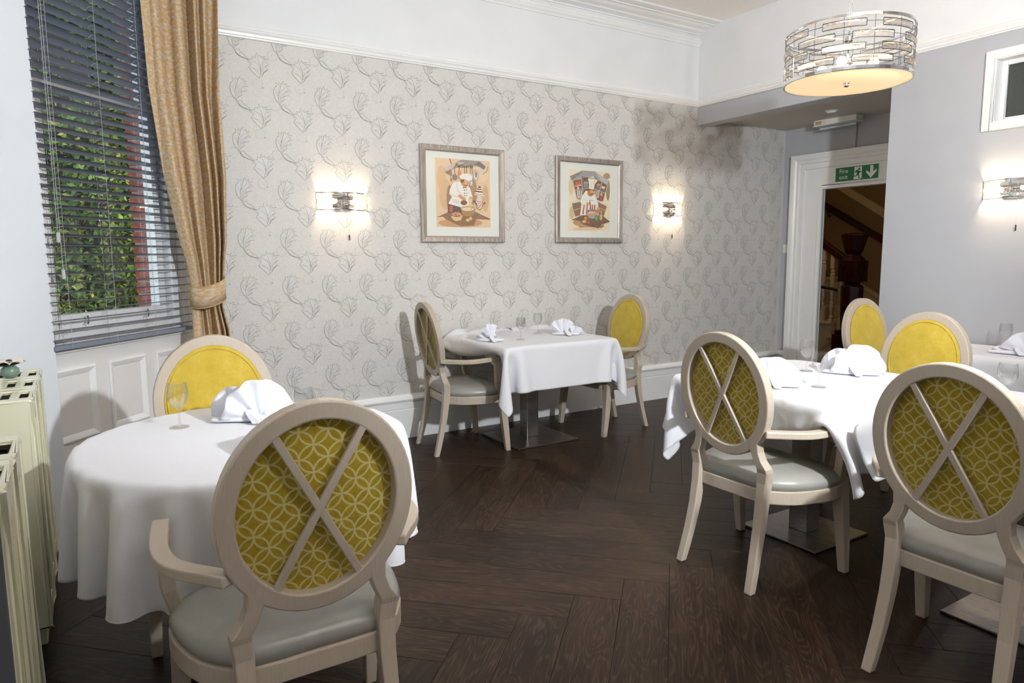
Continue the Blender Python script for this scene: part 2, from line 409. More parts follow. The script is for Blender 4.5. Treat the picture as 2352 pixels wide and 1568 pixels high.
# ------------------------------------------------------------------ floor
def build_floor():
    fl = MB().box((-0.9, -2.6, -0.05), (XA+0.05, D+0.1, -0.003))
    root = struct(fl, 'floor', 'dark_void')
    L, w = 1.219, 0.184
    h = w/math.sqrt(2); e = L/math.sqrt(2)
    g = 0.0006
    def plank_mesh(u0, u1, v0, v1):
        m = MB(); b = 0.0012
        a = [(u0+g, v0+g), (u1-g, v0+g), (u1-g, v1-g), (u0+g, v1-g)]
        t_ = [(u0+g+b, v0+g+b), (u1-g-b, v0+g+b), (u1-g-b, v1-g-b), (u0+g+b, v1-g-b)]
        vs = [(x, y, -0.003) for x, y in a]+[(x, y, -0.0008) for x, y in a]+[(x, y, 0) for x, y in t_]
        fs = []
        for k in (0, 4):
            for i in range(4): j = (i+1) % 4; fs.append((k+i, k+j, k+4+j, k+4+i))
        fs.append((8, 9, 10, 11)); m.add(vs, fs); return m
    full = None; cnt = 0
    x_lo, x_hi, y_lo, y_hi = -0.45, XA, 0.0, D
    for band in range(-2, 6):
        typ = band % 2
        for k in range(-26, 40):
            # origin = lower corner of the end edge
            if typ == 0:   # planks run up-left (135 deg), end edge goes (+h,+h)
                oy = 1.965+(band//2)*2*e; ox = 1.725+k*2*h
                org = Vector((ox, oy, 0)); ud = Vector((-.70711, .70711, 0)); vd = Vector((.70711, .70711, 0))
            else:          # planks run up-right (45 deg)
                oy = 1.965+e+(band//2)*2*e; ox = 1.725-e+k*2*h
                org = Vector((ox, oy, 0)); ud = Vector((.70711, .70711, 0)); vd = Vector((-.70711, .70711, 0))
            ctr = org+ud*L/2+vd*w/2
            cs = [org, org+ud*L, org+ud*L+vd*w, org+vd*w]
            if max(c.x for c in cs) < x_lo or min(c.x for c in cs) > x_hi or max(c.y for c in cs) < y_lo or min(c.y for c in cs) > y_hi: continue
            if ctr.x < -0.5 or ctr.y < -0.2 : continue
            inside = all(x_lo-0.3 < c.x < x_hi and c.y < y_hi for c in cs)
            if inside and full is not None:
                o = bpy.data.objects.new('plank', full); COL.objects.link(o); o.parent = root
            else:
                if inside:
                    o = plank_mesh(0, L, 0, w).build('plank', 'dark_plank', root, fix=False); full = o.data
                else:
                    # clip by cutting the mesh with the room planes
                    m = plank_mesh(0, L, 0, w).mesh('plank')
                    bm = bmesh.new(); bm.from_mesh(m)
                    R = Matrix((ud, vd, Vector((0, 0, 1)) if ud.cross(vd).z > 0 else Vector((0, 0, 1)))).transposed().to_4x4(); R.translation = org
                    Ri = R.inverted()
                    for pc, pn in ((Vector((x_hi, 0, 0)), Vector((1, 0, 0))), (Vector((0, y_hi, 0)), Vector((0, 1, 0)))):
                        co = Ri @ pc; no = (Ri.to_3x3() @ pn)
                        bmesh.ops.bisect_plane(bm, geom=bm.verts[:]+bm.edges[:]+bm.faces[:], plane_co=co, plane_no=no, clear_outer=True)
                    if len(bm.faces) == 0: bm.free(); continue
                    bm.to_mesh(m); bm.free(); m.materials.append(M['dark_plank'])
                    o = bpy.data.objects.new('plank', m); COL.objects.link(o); o.parent = root
            R = Matrix((ud, vd, Vector((0, 0, 1)))).transposed().to_4x4(); R.translation = org
            o.matrix_local = R; cnt += 1
    print('planks', cnt)
    # plain continuation behind the camera
    return root
build_floor()

# ------------------------------------------------------------------ walls
def build_shell():
    # papered wall
    w = MB().box((0.60, D, 0), (XA, D+0.15, RB))
    wb = struct(w, 'wall_back', 'wallpaper')
    struct(MB().box((0.60, D, RB), (XR+0.17, D+0.15, ZC)), 'wall_back_frieze', 'white_wall')
    # picture rail on the papered wall (profile swept)
    prof = [(0, 0), (0.014, 0.004), (0.016, 0.012), (0.022, 0.016), (0.024, 0.03), (0.032, 0.042), (0.032, 0.05), (0.014, 0.06), (0.010, 0.075), (0.004, 0.086), (0, 0.086)]
    def run(mb, a, b, prof, nrm, z):
        a = Vector(a); b = Vector(b); n = Vector(nrm); m = len(prof)
        vs = [a+n*o+Vector((0, 0, z+h)) for o, h in prof]+[b+n*o+Vector((0, 0, z+h)) for o, h in prof]
        fs = [(i, (i+1) % m, m+(i+1) % m, m+i) for i in range(m)]+[tuple(range(m)), tuple(reversed(range(m, 2*m)))]
        mb.add(vs, fs)
    m = MB(); run(m, (0.62, D, 0), (XR, D, 0), prof, (0, -1, 0), RB); struct(m, 'trim_1', 'white_paint')
    m = MB(); run(m, (XR, -2.5, 0), (XR, D, 0), prof, (-1, 0, 0), RB); struct(m, 'trim_2', 'white_paint')
    # frieze moulding
    pf = [(0, 0), (0.008, 0.002), (0.01, 0.014), (0.022, 0.03), (0.024, 0.045), (0.012, 0.055), (0.012, 0.07), (0.004, 0.088), (0, 0.088)]
    m = MB(); run(m, (0.62, D, 0), (XR, D, 0), pf, (0, -1, 0), 3.234); struct(m, 'trim_3', 'white_paint')
    # cornice
    pc = [(0, 0), (0.012, 0.0), (0.012, 0.012), (0.05, 0.022), (0.06, 0.018), (0.07, 0.03), (0.12, 0.036), (0.15, 0.050), (0.18, 0.042), (0.185, 0.05), (0.22, 0.052), (0.225, 0.046), (0.262, 0.05), (0.268, 0.062), (0, 0.062)]
    m = MB(); run(m, (0.3, D, 0), (XR, D, 0), pc, (0, -1, 0), ZC-0.06); struct(m, 'trim_4', 'white_paint')
    # skirting
    sk = [(0, 0), (0.024, 0), (0.024, 0.215), (0.019, 0.222), (0.024, 0.226), (0.024, 0.272), (0.018, 0.275), (0.036, 0.283), (0.040, 0.296), (0.034, 0.308), (0.016, 0.316), (0.012, 0.326), (0, 0.328)]
    m = MB(); run(m, (0.64, D, 0), (XA, D, 0), sk, (0, -1, 0), 0); struct(m, 'baseboard_back', 'white_paint')
    m = MB(); run(m, (XA, 4.60, 0), (XA, D, 0), sk, (-1, 0, 0), 0); struct(m, 'baseboard_alcove', 'white_paint')
    m = MB(); run(m, (XR, -2.5, 0), (XR, 2.89, 0), sk, (-1, 0, 0), 0); struct(m, 'baseboard_right', 'white_paint')
    # wallpaper print: every repeat is one motif, merged per kind of ink
    A = [(0.9214,2.3262),(0.9001,2.3467),(0.8902,2.3683),(0.885,2.396),(0.8904,2.425),(0.8997,2.4431),(0.9017,2.4603),(0.9122,2.4492),(0.9231,2.4659),(0.9291,2.4524),(0.9486,2.4719),(0.9505,2.4551),(0.9705,2.4604),(0.9658,2.4455),(0.9867,2.4469),(0.9747,2.4323),(0.9892,2.4169),(0.9705,2.4061),(0.981,2.3901),(0.9551,2.3814),(0.9511,2.3581),(0.9307,2.3444)]
    Av = [[(0.9163,2.3371),(0.9117,2.3764),(0.9265,2.4237),(0.9364,2.4533)],[(0.9169,2.3485),(0.9356,2.3849),(0.9654,2.4169),(0.9771,2.424)],[(0.9192,2.3374),(0.9347,2.3677),(0.9554,2.3872)],[(0.9128,2.3766),(0.8984,2.3976),(0.8985,2.4203)],[(0.9149,2.3939),(0.9184,2.4284),(0.9224,2.4516)],[(0.9162,2.3655),(0.9315,2.4129),(0.9581,2.4389)]]
    st = [[(0.9187,2.3287),(0.9289,2.3098),(0.9475,2.2888),(0.9781,2.2776),(1.0034,2.2715),(1.0253,2.2505)],[(0.9267,2.321),(0.9381,2.3251),(0.9521,2.3238),(0.9560,2.3120),(0.9709,2.3028),(0.99,2.2875),(1.0047,2.2745)],[(0.9265,2.3182),(0.9285,2.3012),(0.9350,2.2960),(0.942,2.2911),(0.964,2.279),(0.9978,2.2738)]]
    B = [(1.0615,2.1633),(1.0228,2.2008),(1.0068,2.2254),(1.0033,2.2454),(0.9965,2.2708),(1.0209,2.2762),(1.0275,2.2943),(1.0416,2.287),(1.0545,2.3145),(1.0635,2.298),(1.0755,2.3068),(1.0796,2.2938),(1.1033,2.3021),(1.0966,2.2839),(1.129,2.2871),(1.1135,2.2709),(1.1245,2.2544),(1.1121,2.2414),(1.1201,2.2245),(1.0986,2.2049),(1.086,2.1861)]
    Bv = [[(1.0647,2.1695),(1.0763,2.2028),(1.0742,2.2436),(1.0564,2.2943)],[(1.0754,2.2086),(1.0599,2.248),(1.0207,2.2733)],[(1.0771,2.2205),(1.0897,2.2627),(1.1085,2.288)],[(1.0769,2.2028),(1.0941,2.2338),(1.1156,2.2535)],[(1.0716,2.1906),(1.041,2.217),(1.0126,2.226)],[(1.0731,2.1849),(1.0927,2.2043),(1.1111,2.2207)]]
    def deepen(pts, rib, k_in, k_out):
        n = len(pts); area = sum(pts[i][0]*pts[(i+1) % n][1]-pts[(i+1) % n][0]*pts[i][1] for i in range(n)); sg = 1 if area > 0 else -1
        out = []
        for i in range(n):
            a, b, c = pts[i-1], pts[i], pts[(i+1) % n]
            cr = ((b[0]-a[0])*(c[1]-b[1])-(b[1]-a[1])*(c[0]-b[0]))*sg
            q = min(rib, key=lambda r: (r[0]-b[0])**2+(r[1]-b[1])**2)
            f = 1-k_in if cr < 0 else 1+k_out
            out.append(b if i == 0 else (q[0]+(b[0]-q[0])*f, q[1]+(b[1]-q[1])*f))
        return out
    A = deepen(A, Av[0], 0.20, 0.06); B = deepen(B, Bv[0], 0.20, 0.06)
    def circ(cx, cz, r, n=22): return [(cx+r*math.cos(2*PI*i/n), cz+r*math.sin(2*PI*i/n)) for i in range(n)]
    lines = []   # (points, width, closed, layer)
    def ribbon(pts, w, closed, y):
        n = len(pts); out = []; fs = []
        for i in range(n):
            if closed: a, b = pts[i-1], pts[(i+1) % n]
            else: a, b = pts[max(i-1, 0)], pts[min(i+1, n-1)]
            dx, dz = b[0]-a[0], b[1]-a[1]; l = math.hypot(dx, dz) or 1
            k = w if closed else w*(0.45+0.9*math.sin(PI*min(1, (i+0.6)/n)))
            nx, nz = -dz/l*k/2, dx/l*k/2
            out += [(pts[i][0]+nx, y, pts[i][1]+nz), (pts[i][0]-nx, y, pts[i][1]-nz)]
        rng = n if closed else n-1
        for i in range(rng):
            j = (i+1) % n; fs.append((2*i, 2*i+1, 2*j+1, 2*j))
        return out, fs
    line_parts = []; vein_parts = []; leaf_parts = []
    for pts in (A, B):
        line_parts.append(ribbon(pts, 0.0040, True, D-0.0011))
        leaf_parts.append(([(x, D-0.0005, z) for x, z in pts], [tuple(range(len(pts)))]))
    for l in st: line_parts.append(ribbon(l, 0.0026, False, D-0.0011))
    line_parts.append(ribbon(Av[0], 0.0030, False, D-0.0012)); line_parts.append(ribbon(Bv[0], 0.0030, False, D-0.0012))
    for l in Av[1:]+Bv[1:]:
        line_parts.append(ribbon(l, 0.0018, False, D-0.0011)); line_parts.append(ribbon([(x+0.0072, z+0.001) for x, z in l], 0.0012, False, D-0.0011))
    for l in Av+Bv: vein_parts.append(ribbon([(x+0.0035, z) for x, z in l], 0.0032, False, D-0.0009))
    line_parts.append(ribbon(circ(0.887, 2.3139, 0.031), 0.0011, True, D-0.0010))
    line_parts.append(ribbon(circ(1.052, 2.4387, 0.031), 0.0009, True, D-0.0010))
    line_parts.append(ribbon(circ(1.083, 2.418, 0.0035, 8), 0.003, True, D-0.0010))
    def bake_print(parts, name, mat):
        m = MB()
        for i in range(-2, 21):
            for j in range(-1, 9):
                dx = 0.265*i; dz = -0.31*j
                for vs, fs in parts:
                    q = [(x+dx, y, z+dz) for x, y, z in vs]
                    xs = [p[0] for p in q]; zs = [p[2] for p in q]
                    if min(xs) < 0.62 or max(xs) > XA-0.004 or max(zs) < 0.32 or min(zs) > RB: continue
                    q = [(x, y, min(max(z, 0.327), RB+0.002)) for x, y, z in q]
                    m.add(q, fs)
        m.build(name, mat, wb, fix=False, kind='stuff')
    bake_print(leaf_parts, 'leaf_print', 'wallpaper_leaf')
    bake_print(vein_parts, 'vein_print', 'wallpaper_vein')
    bake_print(line_parts, 'outline_print', 'wallpaper_line')
    # right wall with a hole for the small high window
    y0, y1, z0, z1 = 1.50, 2.232, 2.16, 2.563
    m = MB(); X0, X1 = XR, XR+0.12
    m.box((X0, -2.5, 0), (X1, 2.89, z0)); m.box((X0, y1, z0), (X1, 2.89, RB)); m.box((X0, -2.5, z0), (X1, y0, RB)); m.box((X0, y0, z1), (X1, y1, RB))
    m.box((X1, 2.80, 0), (XA, 2.89, 2.6))
    struct(m, 'wall_right', 'grey_wall')
    struct(MB().box((XR, -2.5, RB), (XR+0.17, D, ZC)), 'wall_right_frieze', 'white_wall')
    struct(MB().box((XR, 2.89, 2.54), (XR+0.15, D, RB)), 'wall_right_bulkhead', 'grey_wall', bevel=0.006)
    struct(MB().box((XR+0.15, 2.8, 2.6), (XA+0.1, D, 2.7)), 'ceiling_alcove', 'stipple')
    # door wall
    m = MB(); dy0, dy1, dz = 3.42, 4.262, 1.975
    m.box((XA, dy1, 0), (XA+0.03, D+0.1, 2.62)); m.box((XA, 2.8, 0), (XA+0.03, dy0, 2.62)); m.box((XA, dy0, dz), (XA+0.03, dy1, 2.62))
    struct(m, 'wall_alcove', 'grey_wall')
    # door surround
    root = empty('door_1', (XA, (dy0+dy1)/2, 0), kind='structure')
    root['kind'] = 'structure'
    def local(mb): mb.v = [(x-XA, y-(dy0+dy1)/2, z) for x, y, z in mb.v]; return mb
    ar = [(0.0, 0.0), (0.012, 0.0), (0.014, 0.02), (0.028, 0.03), (0.028, 0.075), (0.040, 0.085), (0.040, 0.11), (0.052, 0.125), (0.058, 0.145), (0.058, 0.17), (0.0, 0.17)]
    m = MB()
    zt = 2.155
    # mitred architrave: outer at y=4.60, z=2.327
    def frame_run(yi, yo_sign):
        pass
    yi_l, yi_r = 4.43, 3.25; n = len(ar)
    path = [(yi_l, 0, 1, 0), (yi_l, zt, 1, 1), (yi_r, zt, -1, 1), (yi_r, 0, -1, 0)]
    vs = []
    for (y, z, sy, sz) in path:
        for o, h in ar: vs.append((XA-o, y+sy*h, z+sz*h))
    fs = []
    for i in range(3):
        for j in range(n): k = (j+1) % n; fs.append((i*n+j, i*n+k, (i+1)*n+k, (i+1)*n+j))
    m.add(vs, fs); local(m).build('architrave', 'white_paint', root)
    m = MB()   # flat inner lining with the sign rail
    m.box((XA-0.012, 4.30, 0), (XA, 4.43, zt)); m.box((XA-0.012, 3.25, 0), (XA, dy0-0.03, zt)); m.box((XA-0.012, dy0-0.03, dz+0.03), (XA, 4.30, zt))
    local(m).build('lining', 'white_paint', root)
    m = MB(); m.box((XA-0.02, dy1, 0), (XA+0.02, 4.30, dz+0.035)); m.box((XA-0.02, dy0-0.035, 0), (XA+0.02, dy0, dz+0.035)); m.box((XA-0.02, dy0, dz), (XA+0.02, dy1, dz+0.035))
    m.box((XA+0.02, dy1-0.002, 0), (XA+0.04, dy1+0.02, dz)); m.box((XA+0.02, dy0-0.02, 0), (XA+0.04, dy0+0.002, dz)); m.box((XA+0.02, dy0, dz-0.002), (XA+0.04, dy1, dz+0.02))
    local(m).build('door_frame', 'white_paint', root, bevel=0.003)
    # other walls of the room, behind and beside the camera
    struct(MB().box((-0.9, -2.6, ZC), (XR+0.2, D+0.2, ZC+0.1)), 'ceiling', 'ceiling_white')
    struct(MB().box((-0.9, -2.65, 0), (XR+0.2, -2.5, ZC)), 'wall_front', 'grey_wall')
    struct(MB().box((-0.60, -2.5, 0), (-0.45, 3.75, ZC)), 'wall_left', 'white_wall')
    # pier between the bay windows
    m = MB(); a = Vector((-0.1152, 3.842, 0)); b = Vector((-0.305, 3.700, 0)); c = Vector((-0.47, 3.70, 0))
    a2 = P0+WN*0.30+WD*(-0.0)
    vs = []
    ring = [a, b, c, Vector((-0.62, 4.1, 0)), Vector((-0.45, 4.3, 0)), a2, Vector((-0.165, 3.93, 0)), Vector((-0.152, 3.87, 0))]
    vs = [tuple(p) for p in ring]+[(p.x, p.y, ZC) for p in ring]; k = len(ring)
    m.add(vs, [(i, (i+1) % k, k+(i+1) % k, k+i) for i in range(k)]+[tuple(range(k)), tuple(reversed(range(k, 2*k)))])
    struct(m, 'wall_pier', 'pier_paint')
build_shell()

# ------------------------------------------------------------------ small high window
def build_high_window():
    root = empty('window_2', (XR, 1.866, 2.36), kind='structure')
    def rim(y0, y1, z0, z1, w, x0, x1, name, mat, bev=0.003):
        m = MB()
        m.box((x0, y0, z0), (x1, y0+w, z1)); m.box((x0, y1-w, z0), (x1, y1, z1)); m.box((x0, y0+w, z0), (x1, y1-w, z0+w)); m.box((x0, y0+w, z1-w), (x1, y1-w, z1))
        m.v = [(x-XR, y-1.866, z-2.36) for x, y, z in m.v]
        m.build(name, mat, root, bevel=bev)
    rim(1.452, 2.280, 2.116, 2.604, 0.048, XR-0.022, XR, 'window_frame', 'white_paint')
    rim(1.500, 2.232, 2.161, 2.562, 0.012, XR-0.01, XR+0.12, 'reveal', 'white_paint')
    rim(1.512, 2.222, 2.170, 2.552, 0.030, XR+0.075, XR+0.11, 'glazing_bead', 'white_paint')
    m = MB().box((XR+0.09-XR, 1.54-1.866, 2.19-2.36), (XR+0.094-XR, 2.20-1.866, 2.53-2.36))
    t = NT('obscured_glass', 0.12, srgb(58, 64, 60), spec=0.8)
    v = t.node('ShaderNodeTexVoronoi'); v.inputs['Scale'].default_value = 140; t.link(t.coord('Object'), v.inputs['Vector']); t.bump(v.outputs['Distance'], 0.3, 0.002)
    M['obscured_glass'] = t.m; m.build('pane', 'obscured_glass', root)
build_high_window()

# ------------------------------------------------------------------ canted bay window wall
def build_bay():
    def wb(lo, hi): return (P0, WD, WN, lo, hi)
    # wall: dado below, sides, head
    m = MB()
    m.obox(P0, WD, WN, (-0.0, 0.0, 0), (1.12, 0.12, 0.895))
    m.obox(P0, WD, WN, (0.96, 0.0, 0.895), (1.12, 0.30, ZC)); m.obox(P0, WD, WN, (-0.02, 0.0, 3.05), (0.96, 0.3, ZC))
    struct(m, 'wall_window', 'panel_paint')
    # dado panels: three mouldings
    pn = empty('trim_5', tuple(P0), kind='structure')
    for s0, s1 in ((-0.06, 0.226), (0.3135, 0.583), (0.667, 0.94)):
        mm = MB(); z0, z1 = 0.455, 0.817
        prof = [(0, 0.0), (0.010, 0.0), (0.014, 0.008), (0.010, 0.018), (0.004, 0.030), (0, 0.036)]
        loop = [(s0, z0, 1, 1), (s1, z0, -1, 1), (s1, z1, -1, -1), (s0, z1, 1, -1)]; n = len(prof); vs = []
        for s_, z_, a, b in loop:
            for o, h in prof: vs.append(WD*(s_+a*h)+Vector((0, 0, z_+b*h))-WN*o)
        fs = []
        for i in range(4):
            for j in range(n): k = (j+1) % n; fs.append((i*n+j, i*n+k, ((i+1) % 4)*n+k, ((i+1) % 4)*n+j))
        mm.add(vs, fs); mm.build('panel_moulding', 'white_paint', pn)
    m = MB(); m.obox((0, 0, 0), WD, -WN, (0.0, 0.0, 0), (1.1, 0.02, 0.30)); m.obox((0, 0, 0), WD, -WN, (0.0, 0.0, 0.30), (1.1, 0.032, 0.33))
    m.build('plinth', 'white_paint', pn, bevel=0.004)
    # window: sill, frame, sashes
    win = empty('window_1', tuple(P0), kind='structure')
    O = (0, 0, 0)
    m = MB(); m.obox(O, WD, WN, (-0.02, -0.012, 0.895), (0.985, 0.14, 0.917)); m.build('sill', 'white_paint', win, bevel=0.004)
    m = MB(); m.obox(O, WD, WN, (0.0, 0.02, 0.917), (0.955, 0.10, 1.0)); m.build('apron', 'white_paint', win, bevel=0.003)
    m = MB(); m.obox(O, WD, WN, (-0.01, 0.02, 0.917), (0.03, 0.15, 3.05)); m.obox(O, WD, WN, (0.86, 0.0, 0.917), (0.96, 0.15, 3.05)); m.obox(O, WD, WN, (0.83, 0.085, 0.917), (0.86, 0.13, 3.05))
    m.obox(O, WD, WN, (0.0, 0.02, 3.0), (0.96, 0.15, 3.05)); m.build('window_frame', 'white_paint', win, bevel=0.003)
    def sash(name, z0, z1, o0, bot, top):
        m = MB()
        m.obox(O, WD, WN, (0.03, o0, z0), (0.075, o0+0.04, z1)); m.obox(O, WD, WN, (0.795, o0, z0), (0.845, o0+0.04, z1))
        m.obox(O, WD, WN, (0.075, o0, z0), (0.795, o0+0.04, z0+bot)); m.obox(O, WD, WN, (0.075, o0, z1-top), (0.795, o0+0.04, z1))
        o = m.build(name, 'white_paint', win, bevel=0.004)
        g = MB(); g.obox(O, WD, WN, (0.07, o0+0.018, z0+bot-0.01), (0.80, o0+0.022, z1-top+0.01)); g.build('pane', 'window_glass', o)
        return o
    lo = sash('lower_sash', 0.99, 2.20, 0.04, 0.085, 0.045); up = sash('upper_sash', 2.175, 3.0, 0.085, 0.045, 0.05)
    for s_ in (0.22, 0.65):
        h = MB(); c = WD*s_+WN*0.032
        h.tube([c+Vector((0, 0, 1.02)), c-WN*0.022+Vector((0, 0, 1.022)), c-WN*0.028+Vector((0, 0, 1.045)), c-WN*0.02+Vector((0, 0, 1.062))], 0.005, 8)
        h.build('sash_lift', 'chrome', lo)
    # brick reveal outside, each brick its own piece
    rv = empty('wall_brick_reveal', tuple(P0), kind='structure')
    m = MB(); m.obox(O, WD, WN, (0.868, 0.15, 0.9), (1.1, 0.24, 3.4)); m.build('mortar', 'mortar', rv)
    bm_ = MB(); bm_.obox(O, WD, WN, (0.861, 0.153, 0.0), (0.97, 0.247, 0.0635)); first = bm_.build('brick', 'brick_red', rv, bevel=0.002); bake(first)
    first.location = (0, 0, 0.915)
    for k in range(1, 32):
        b = first.copy(); COL.objects.link(b); b.parent = rv; b.location = (random.uniform(-.0008, .0008), 0, 0.915+k*0.0745)
    m = MB(); m.obox(O, WD, WN, (-0.1, 0.14, 0.86), (1.0, 0.28, 0.905)); m.build('stone_sill', 'white_paint', rv)
build_bay()

def build_blind():
    root = empty('venetian_blind', tuple(P0-WN*0.035), 0, 'grey venetian blind with cords, covering the sash window', 'blind')
    O = Vector((0, 0, 0)); s0, s1 = -0.055, 0.952; w = 0.025
    m = MB(); m.obox(O, WD, WN, (s0, -w, -0.0), (s1, w, 0.022)); bt = m.build('bottom_rail', 'blind_grey', root, bevel=0.003); bt.location = (0, 0, 0.918)
    m = MB(); m.obox(O, WD, WN, (s0, -0.03, 3.02), (s1, 0.03, 3.07)); m.build('head_rail', 'blind_grey', root, bevel=0.002)
    # slat: gently crowned, tilted so that the room edge is raised a little
    def slat_mesh(tilt):
        m = MB(); n = 6
        def P(u, v, dz):
            a = (v-0.5)*2*w; crown = 0.0035*(1-(2*v-1)**2)
            return O+WD*(s0+(s1-s0)*u)+WN*(a*math.cos(tilt))+Vector((0, 0, -a*math.sin(tilt)+crown+dz))
        m.grid(lambda u, v: P(u, v, 0), 1, n); m.grid(lambda u, v: P(u, v, -0.0022), 1, n, True)
        return m
    sl = slat_mesh(0).build('slat', 'blind_grey', root, smooth=True)
    zs = []
    z = 0.965
    while z < 3.0: zs.append(z); z += 0.0447
    for z in zs:
        c = sl if z == zs[0] else sl.copy()
        if c is not sl: COL.objects.link(c); c.parent = root
        tl = math.radians(4+14*min(1, (z-0.95)/1.3))
        c.matrix_local = Matrix.Translation((0, 0, z)) @ Matrix.Rotation(-tl, 4, WD)
    for s_ in (0.04, 0.33, 0.62, 0.90):
        m = MB()
        for off in (-w-0.002, w+0.002):
            c = WD*s_+WN*off; m.tube([c+Vector((0, 0, 0.92)), c+Vector((0, 0, 3.03))], 0.0009, 5)
        c = WD*(s_-0.012); 
        for z in zs:
            m.tube([WD*s_-WN*w+Vector((0, 0, z-0.004)), WD*(s_-0.022)-WN*(w+0.004)+Vector((0, 0, z-0.008)), WD*(s_-0.03)-WN*w*0.6+Vector((0, 0, z-0.022))], 0.0008, 4)
        m.build('ladder_cord', 'cord_grey', root, fix=False)
    m = MB(); c = WD*0.0-WN*0.035
    m.tube([c+Vector((0, 0, 1.45)), c+Vector((0, 0, 3.0))], 0.0012, 5); m.tube([c+WD*0.012+Vector((0, 0, 1.28)), c+WD*0.012+Vector((0, 0, 3.0))], 0.0012, 5)
    for dx, z in ((0, 1.42), (0.012, 1.25)): m.lathe([(0.004, 0), (0.009, 0.004), (0.008, 0.045), (0.003, 0.05)], 10, tuple(c+WD*dx+Vector((0, 0, z))))
    m.build('pull_cord', 'cord_grey', root)
build_blind()

# ------------------------------------------------------------------ curtain
def build_curtain():
    k = 4.40/4.55
    zs = [3.15, 2.78, 2.31, 1.83, 1.429, 1.326, 1.19, 1.12, 1.052, 0.89, 0.60, 0.02]
    Ls = [0.392, 0.399, 0.412, 0.461, 0.529, 0.556, 0.575, 0.580, 0.573, 0.566, 0.555, 0.545]
    Rs = [0.83, 0.811, 0.796, 0.811, 0.792, 0.777, 0.765, 0.758, 0.752, 0.784, 0.80, 0.81]
    Zs = [(z-1.35)*k+1.35 if z > 0.5 else z for z in zs]
    def at(z):
        L = np.interp(-z, [-q for q in Zs], Ls)*k; R = np.interp(-z, [-q for q in Zs], Rs)*k; return L, R
    root = empty('curtain', (0.64, 4.42, 0), 0, 'ochre flecked curtain gathered into a tieback beside the window', 'curtain')
    nu, nv = 150, 110; ph = [0.0, 1.1, 2.3]
    vs = []; uvs = []
    for j in range(nv+1):
        z = Zs[0]+(Zs[-1]-Zs[0])*j/nv; L, R = at(z)
        near = math.exp(-((z-1.12)/0.22)**2)   # gathered at the tieback
        amp = 0.058*(1-0.45*near)
        for i in range(nu+1):
            u = i/nu
            uu = u+0.035*math.sin(2*PI*u*2+ph[1]+z*0.8)+0.012*math.sin(z*3+u*9)
            fold = math.sin(2*PI*(1.3*uu+3.0*uu*uu)+0.3*math.sin(z*2.1))
            fold = math.copysign(abs(fold)**0.75, fold)
            x = L+(R-L)*(u+0.006*math.sin(2*PI*(1.3*uu+3.0*uu*uu)+1.2))
            wid = 0.75+0.25*math.sin(uu*13)
            y = 4.43-amp*wid*fold+0.05*(u-0.5)
            y += 0.025*near
            y = min(y, 3.91+(x+0.117)*1.069-0.105+0.35*(y-4.43)); x *= 1+(y-4.43)/4.43*0.7
            vs.append((x-0.64, y-4.42, z)); uvs.append((u*1.35, z/1.0))
    fs = []
    for j in range(nv):
        for i in range(nu):
            a = j*(nu+1)+i; fs.append((a, a+1, a+nu+2, a+nu+1))
    me = bpy.data.meshes.new('curtain_drop'); me.from_pydata(vs, [], fs)
    uv = me.uv_layers.new(name='UVMap')
    for l in me.loops: uv.data[l.index].uv = uvs[l.vertex_index]
    me.materials.append(M['curtain_cloth'])
    for p in me.polygons: p.use_smooth = True
    o = bpy.data.objects.new('drop', me); COL.objects.link(o); o.parent = root
    b = o.modifiers.new('s', 'SOLIDIFY'); b.thickness = 0.002
    # tieback band: wraps the cloth, slanting up to the wall hook on the right
    def band(v0, v1, name, th, mat):
        n = 40; vs = []; uvs = []
        for i in range(n+1):
            a = -PI*0.52+PI*1.04*i/n
            cx, rx, ry = 0.643, 0.098, 0.075
            x = cx+rx*math.sin(a); y = 4.425-ry*math.cos(a)
            rise = 0.045*(math.sin(a)*0.5+0.5)**1.5
            sag = -0.02*math.cos(a)
            for v in (v0, (v0+v1)/2, v1):
                vs.append((x-0.64, y-4.42+0.004*(v == (v0+v1)/2)*-1, 1.128+rise+sag+v)); uvs.append((i/n*0.35, v))
        fs = []
        for i in range(n):
            for q in range(2): a = i*3+q; fs.append((a, a+1, a+4, a+3))
        me = bpy.data.meshes.new(name); me.from_pydata(vs, [], fs); uv = me.uv_layers.new(name='UVMap')
        for l in me.loops: uv.data[l.index].uv = uvs[l.vertex_index]
        me.materials.append(M[mat])
        for p in me.polygons: p.use_smooth = True
        o = bpy.data.objects.new(name, me); COL.objects.link(o); o.parent = root
        b = o.modifiers.new('s', 'SOLIDIFY'); b.thickness = th; b.offset = 0
        return o
    t_ = band(-0.062, 0.062, 'tieback', 0.004, 'curtain_cloth')
    m = MB()
    for v in (-0.062, 0.062):
        pts = []
        for i in range(41):
            a = -PI*0.52+PI*1.04*i/40; pts.append((0.643+0.1*math.sin(a)-0.64, 4.425-0.077*math.cos(a)-4.42, 1.128+0.045*(math.sin(a)*0.5+0.5)**1.5-0.02*math.cos(a)+v))
        m.tube(pts, 0.0025, 6)
    m.build('piping', 'curtain_cloth', root, smooth=True)
build_curtain()

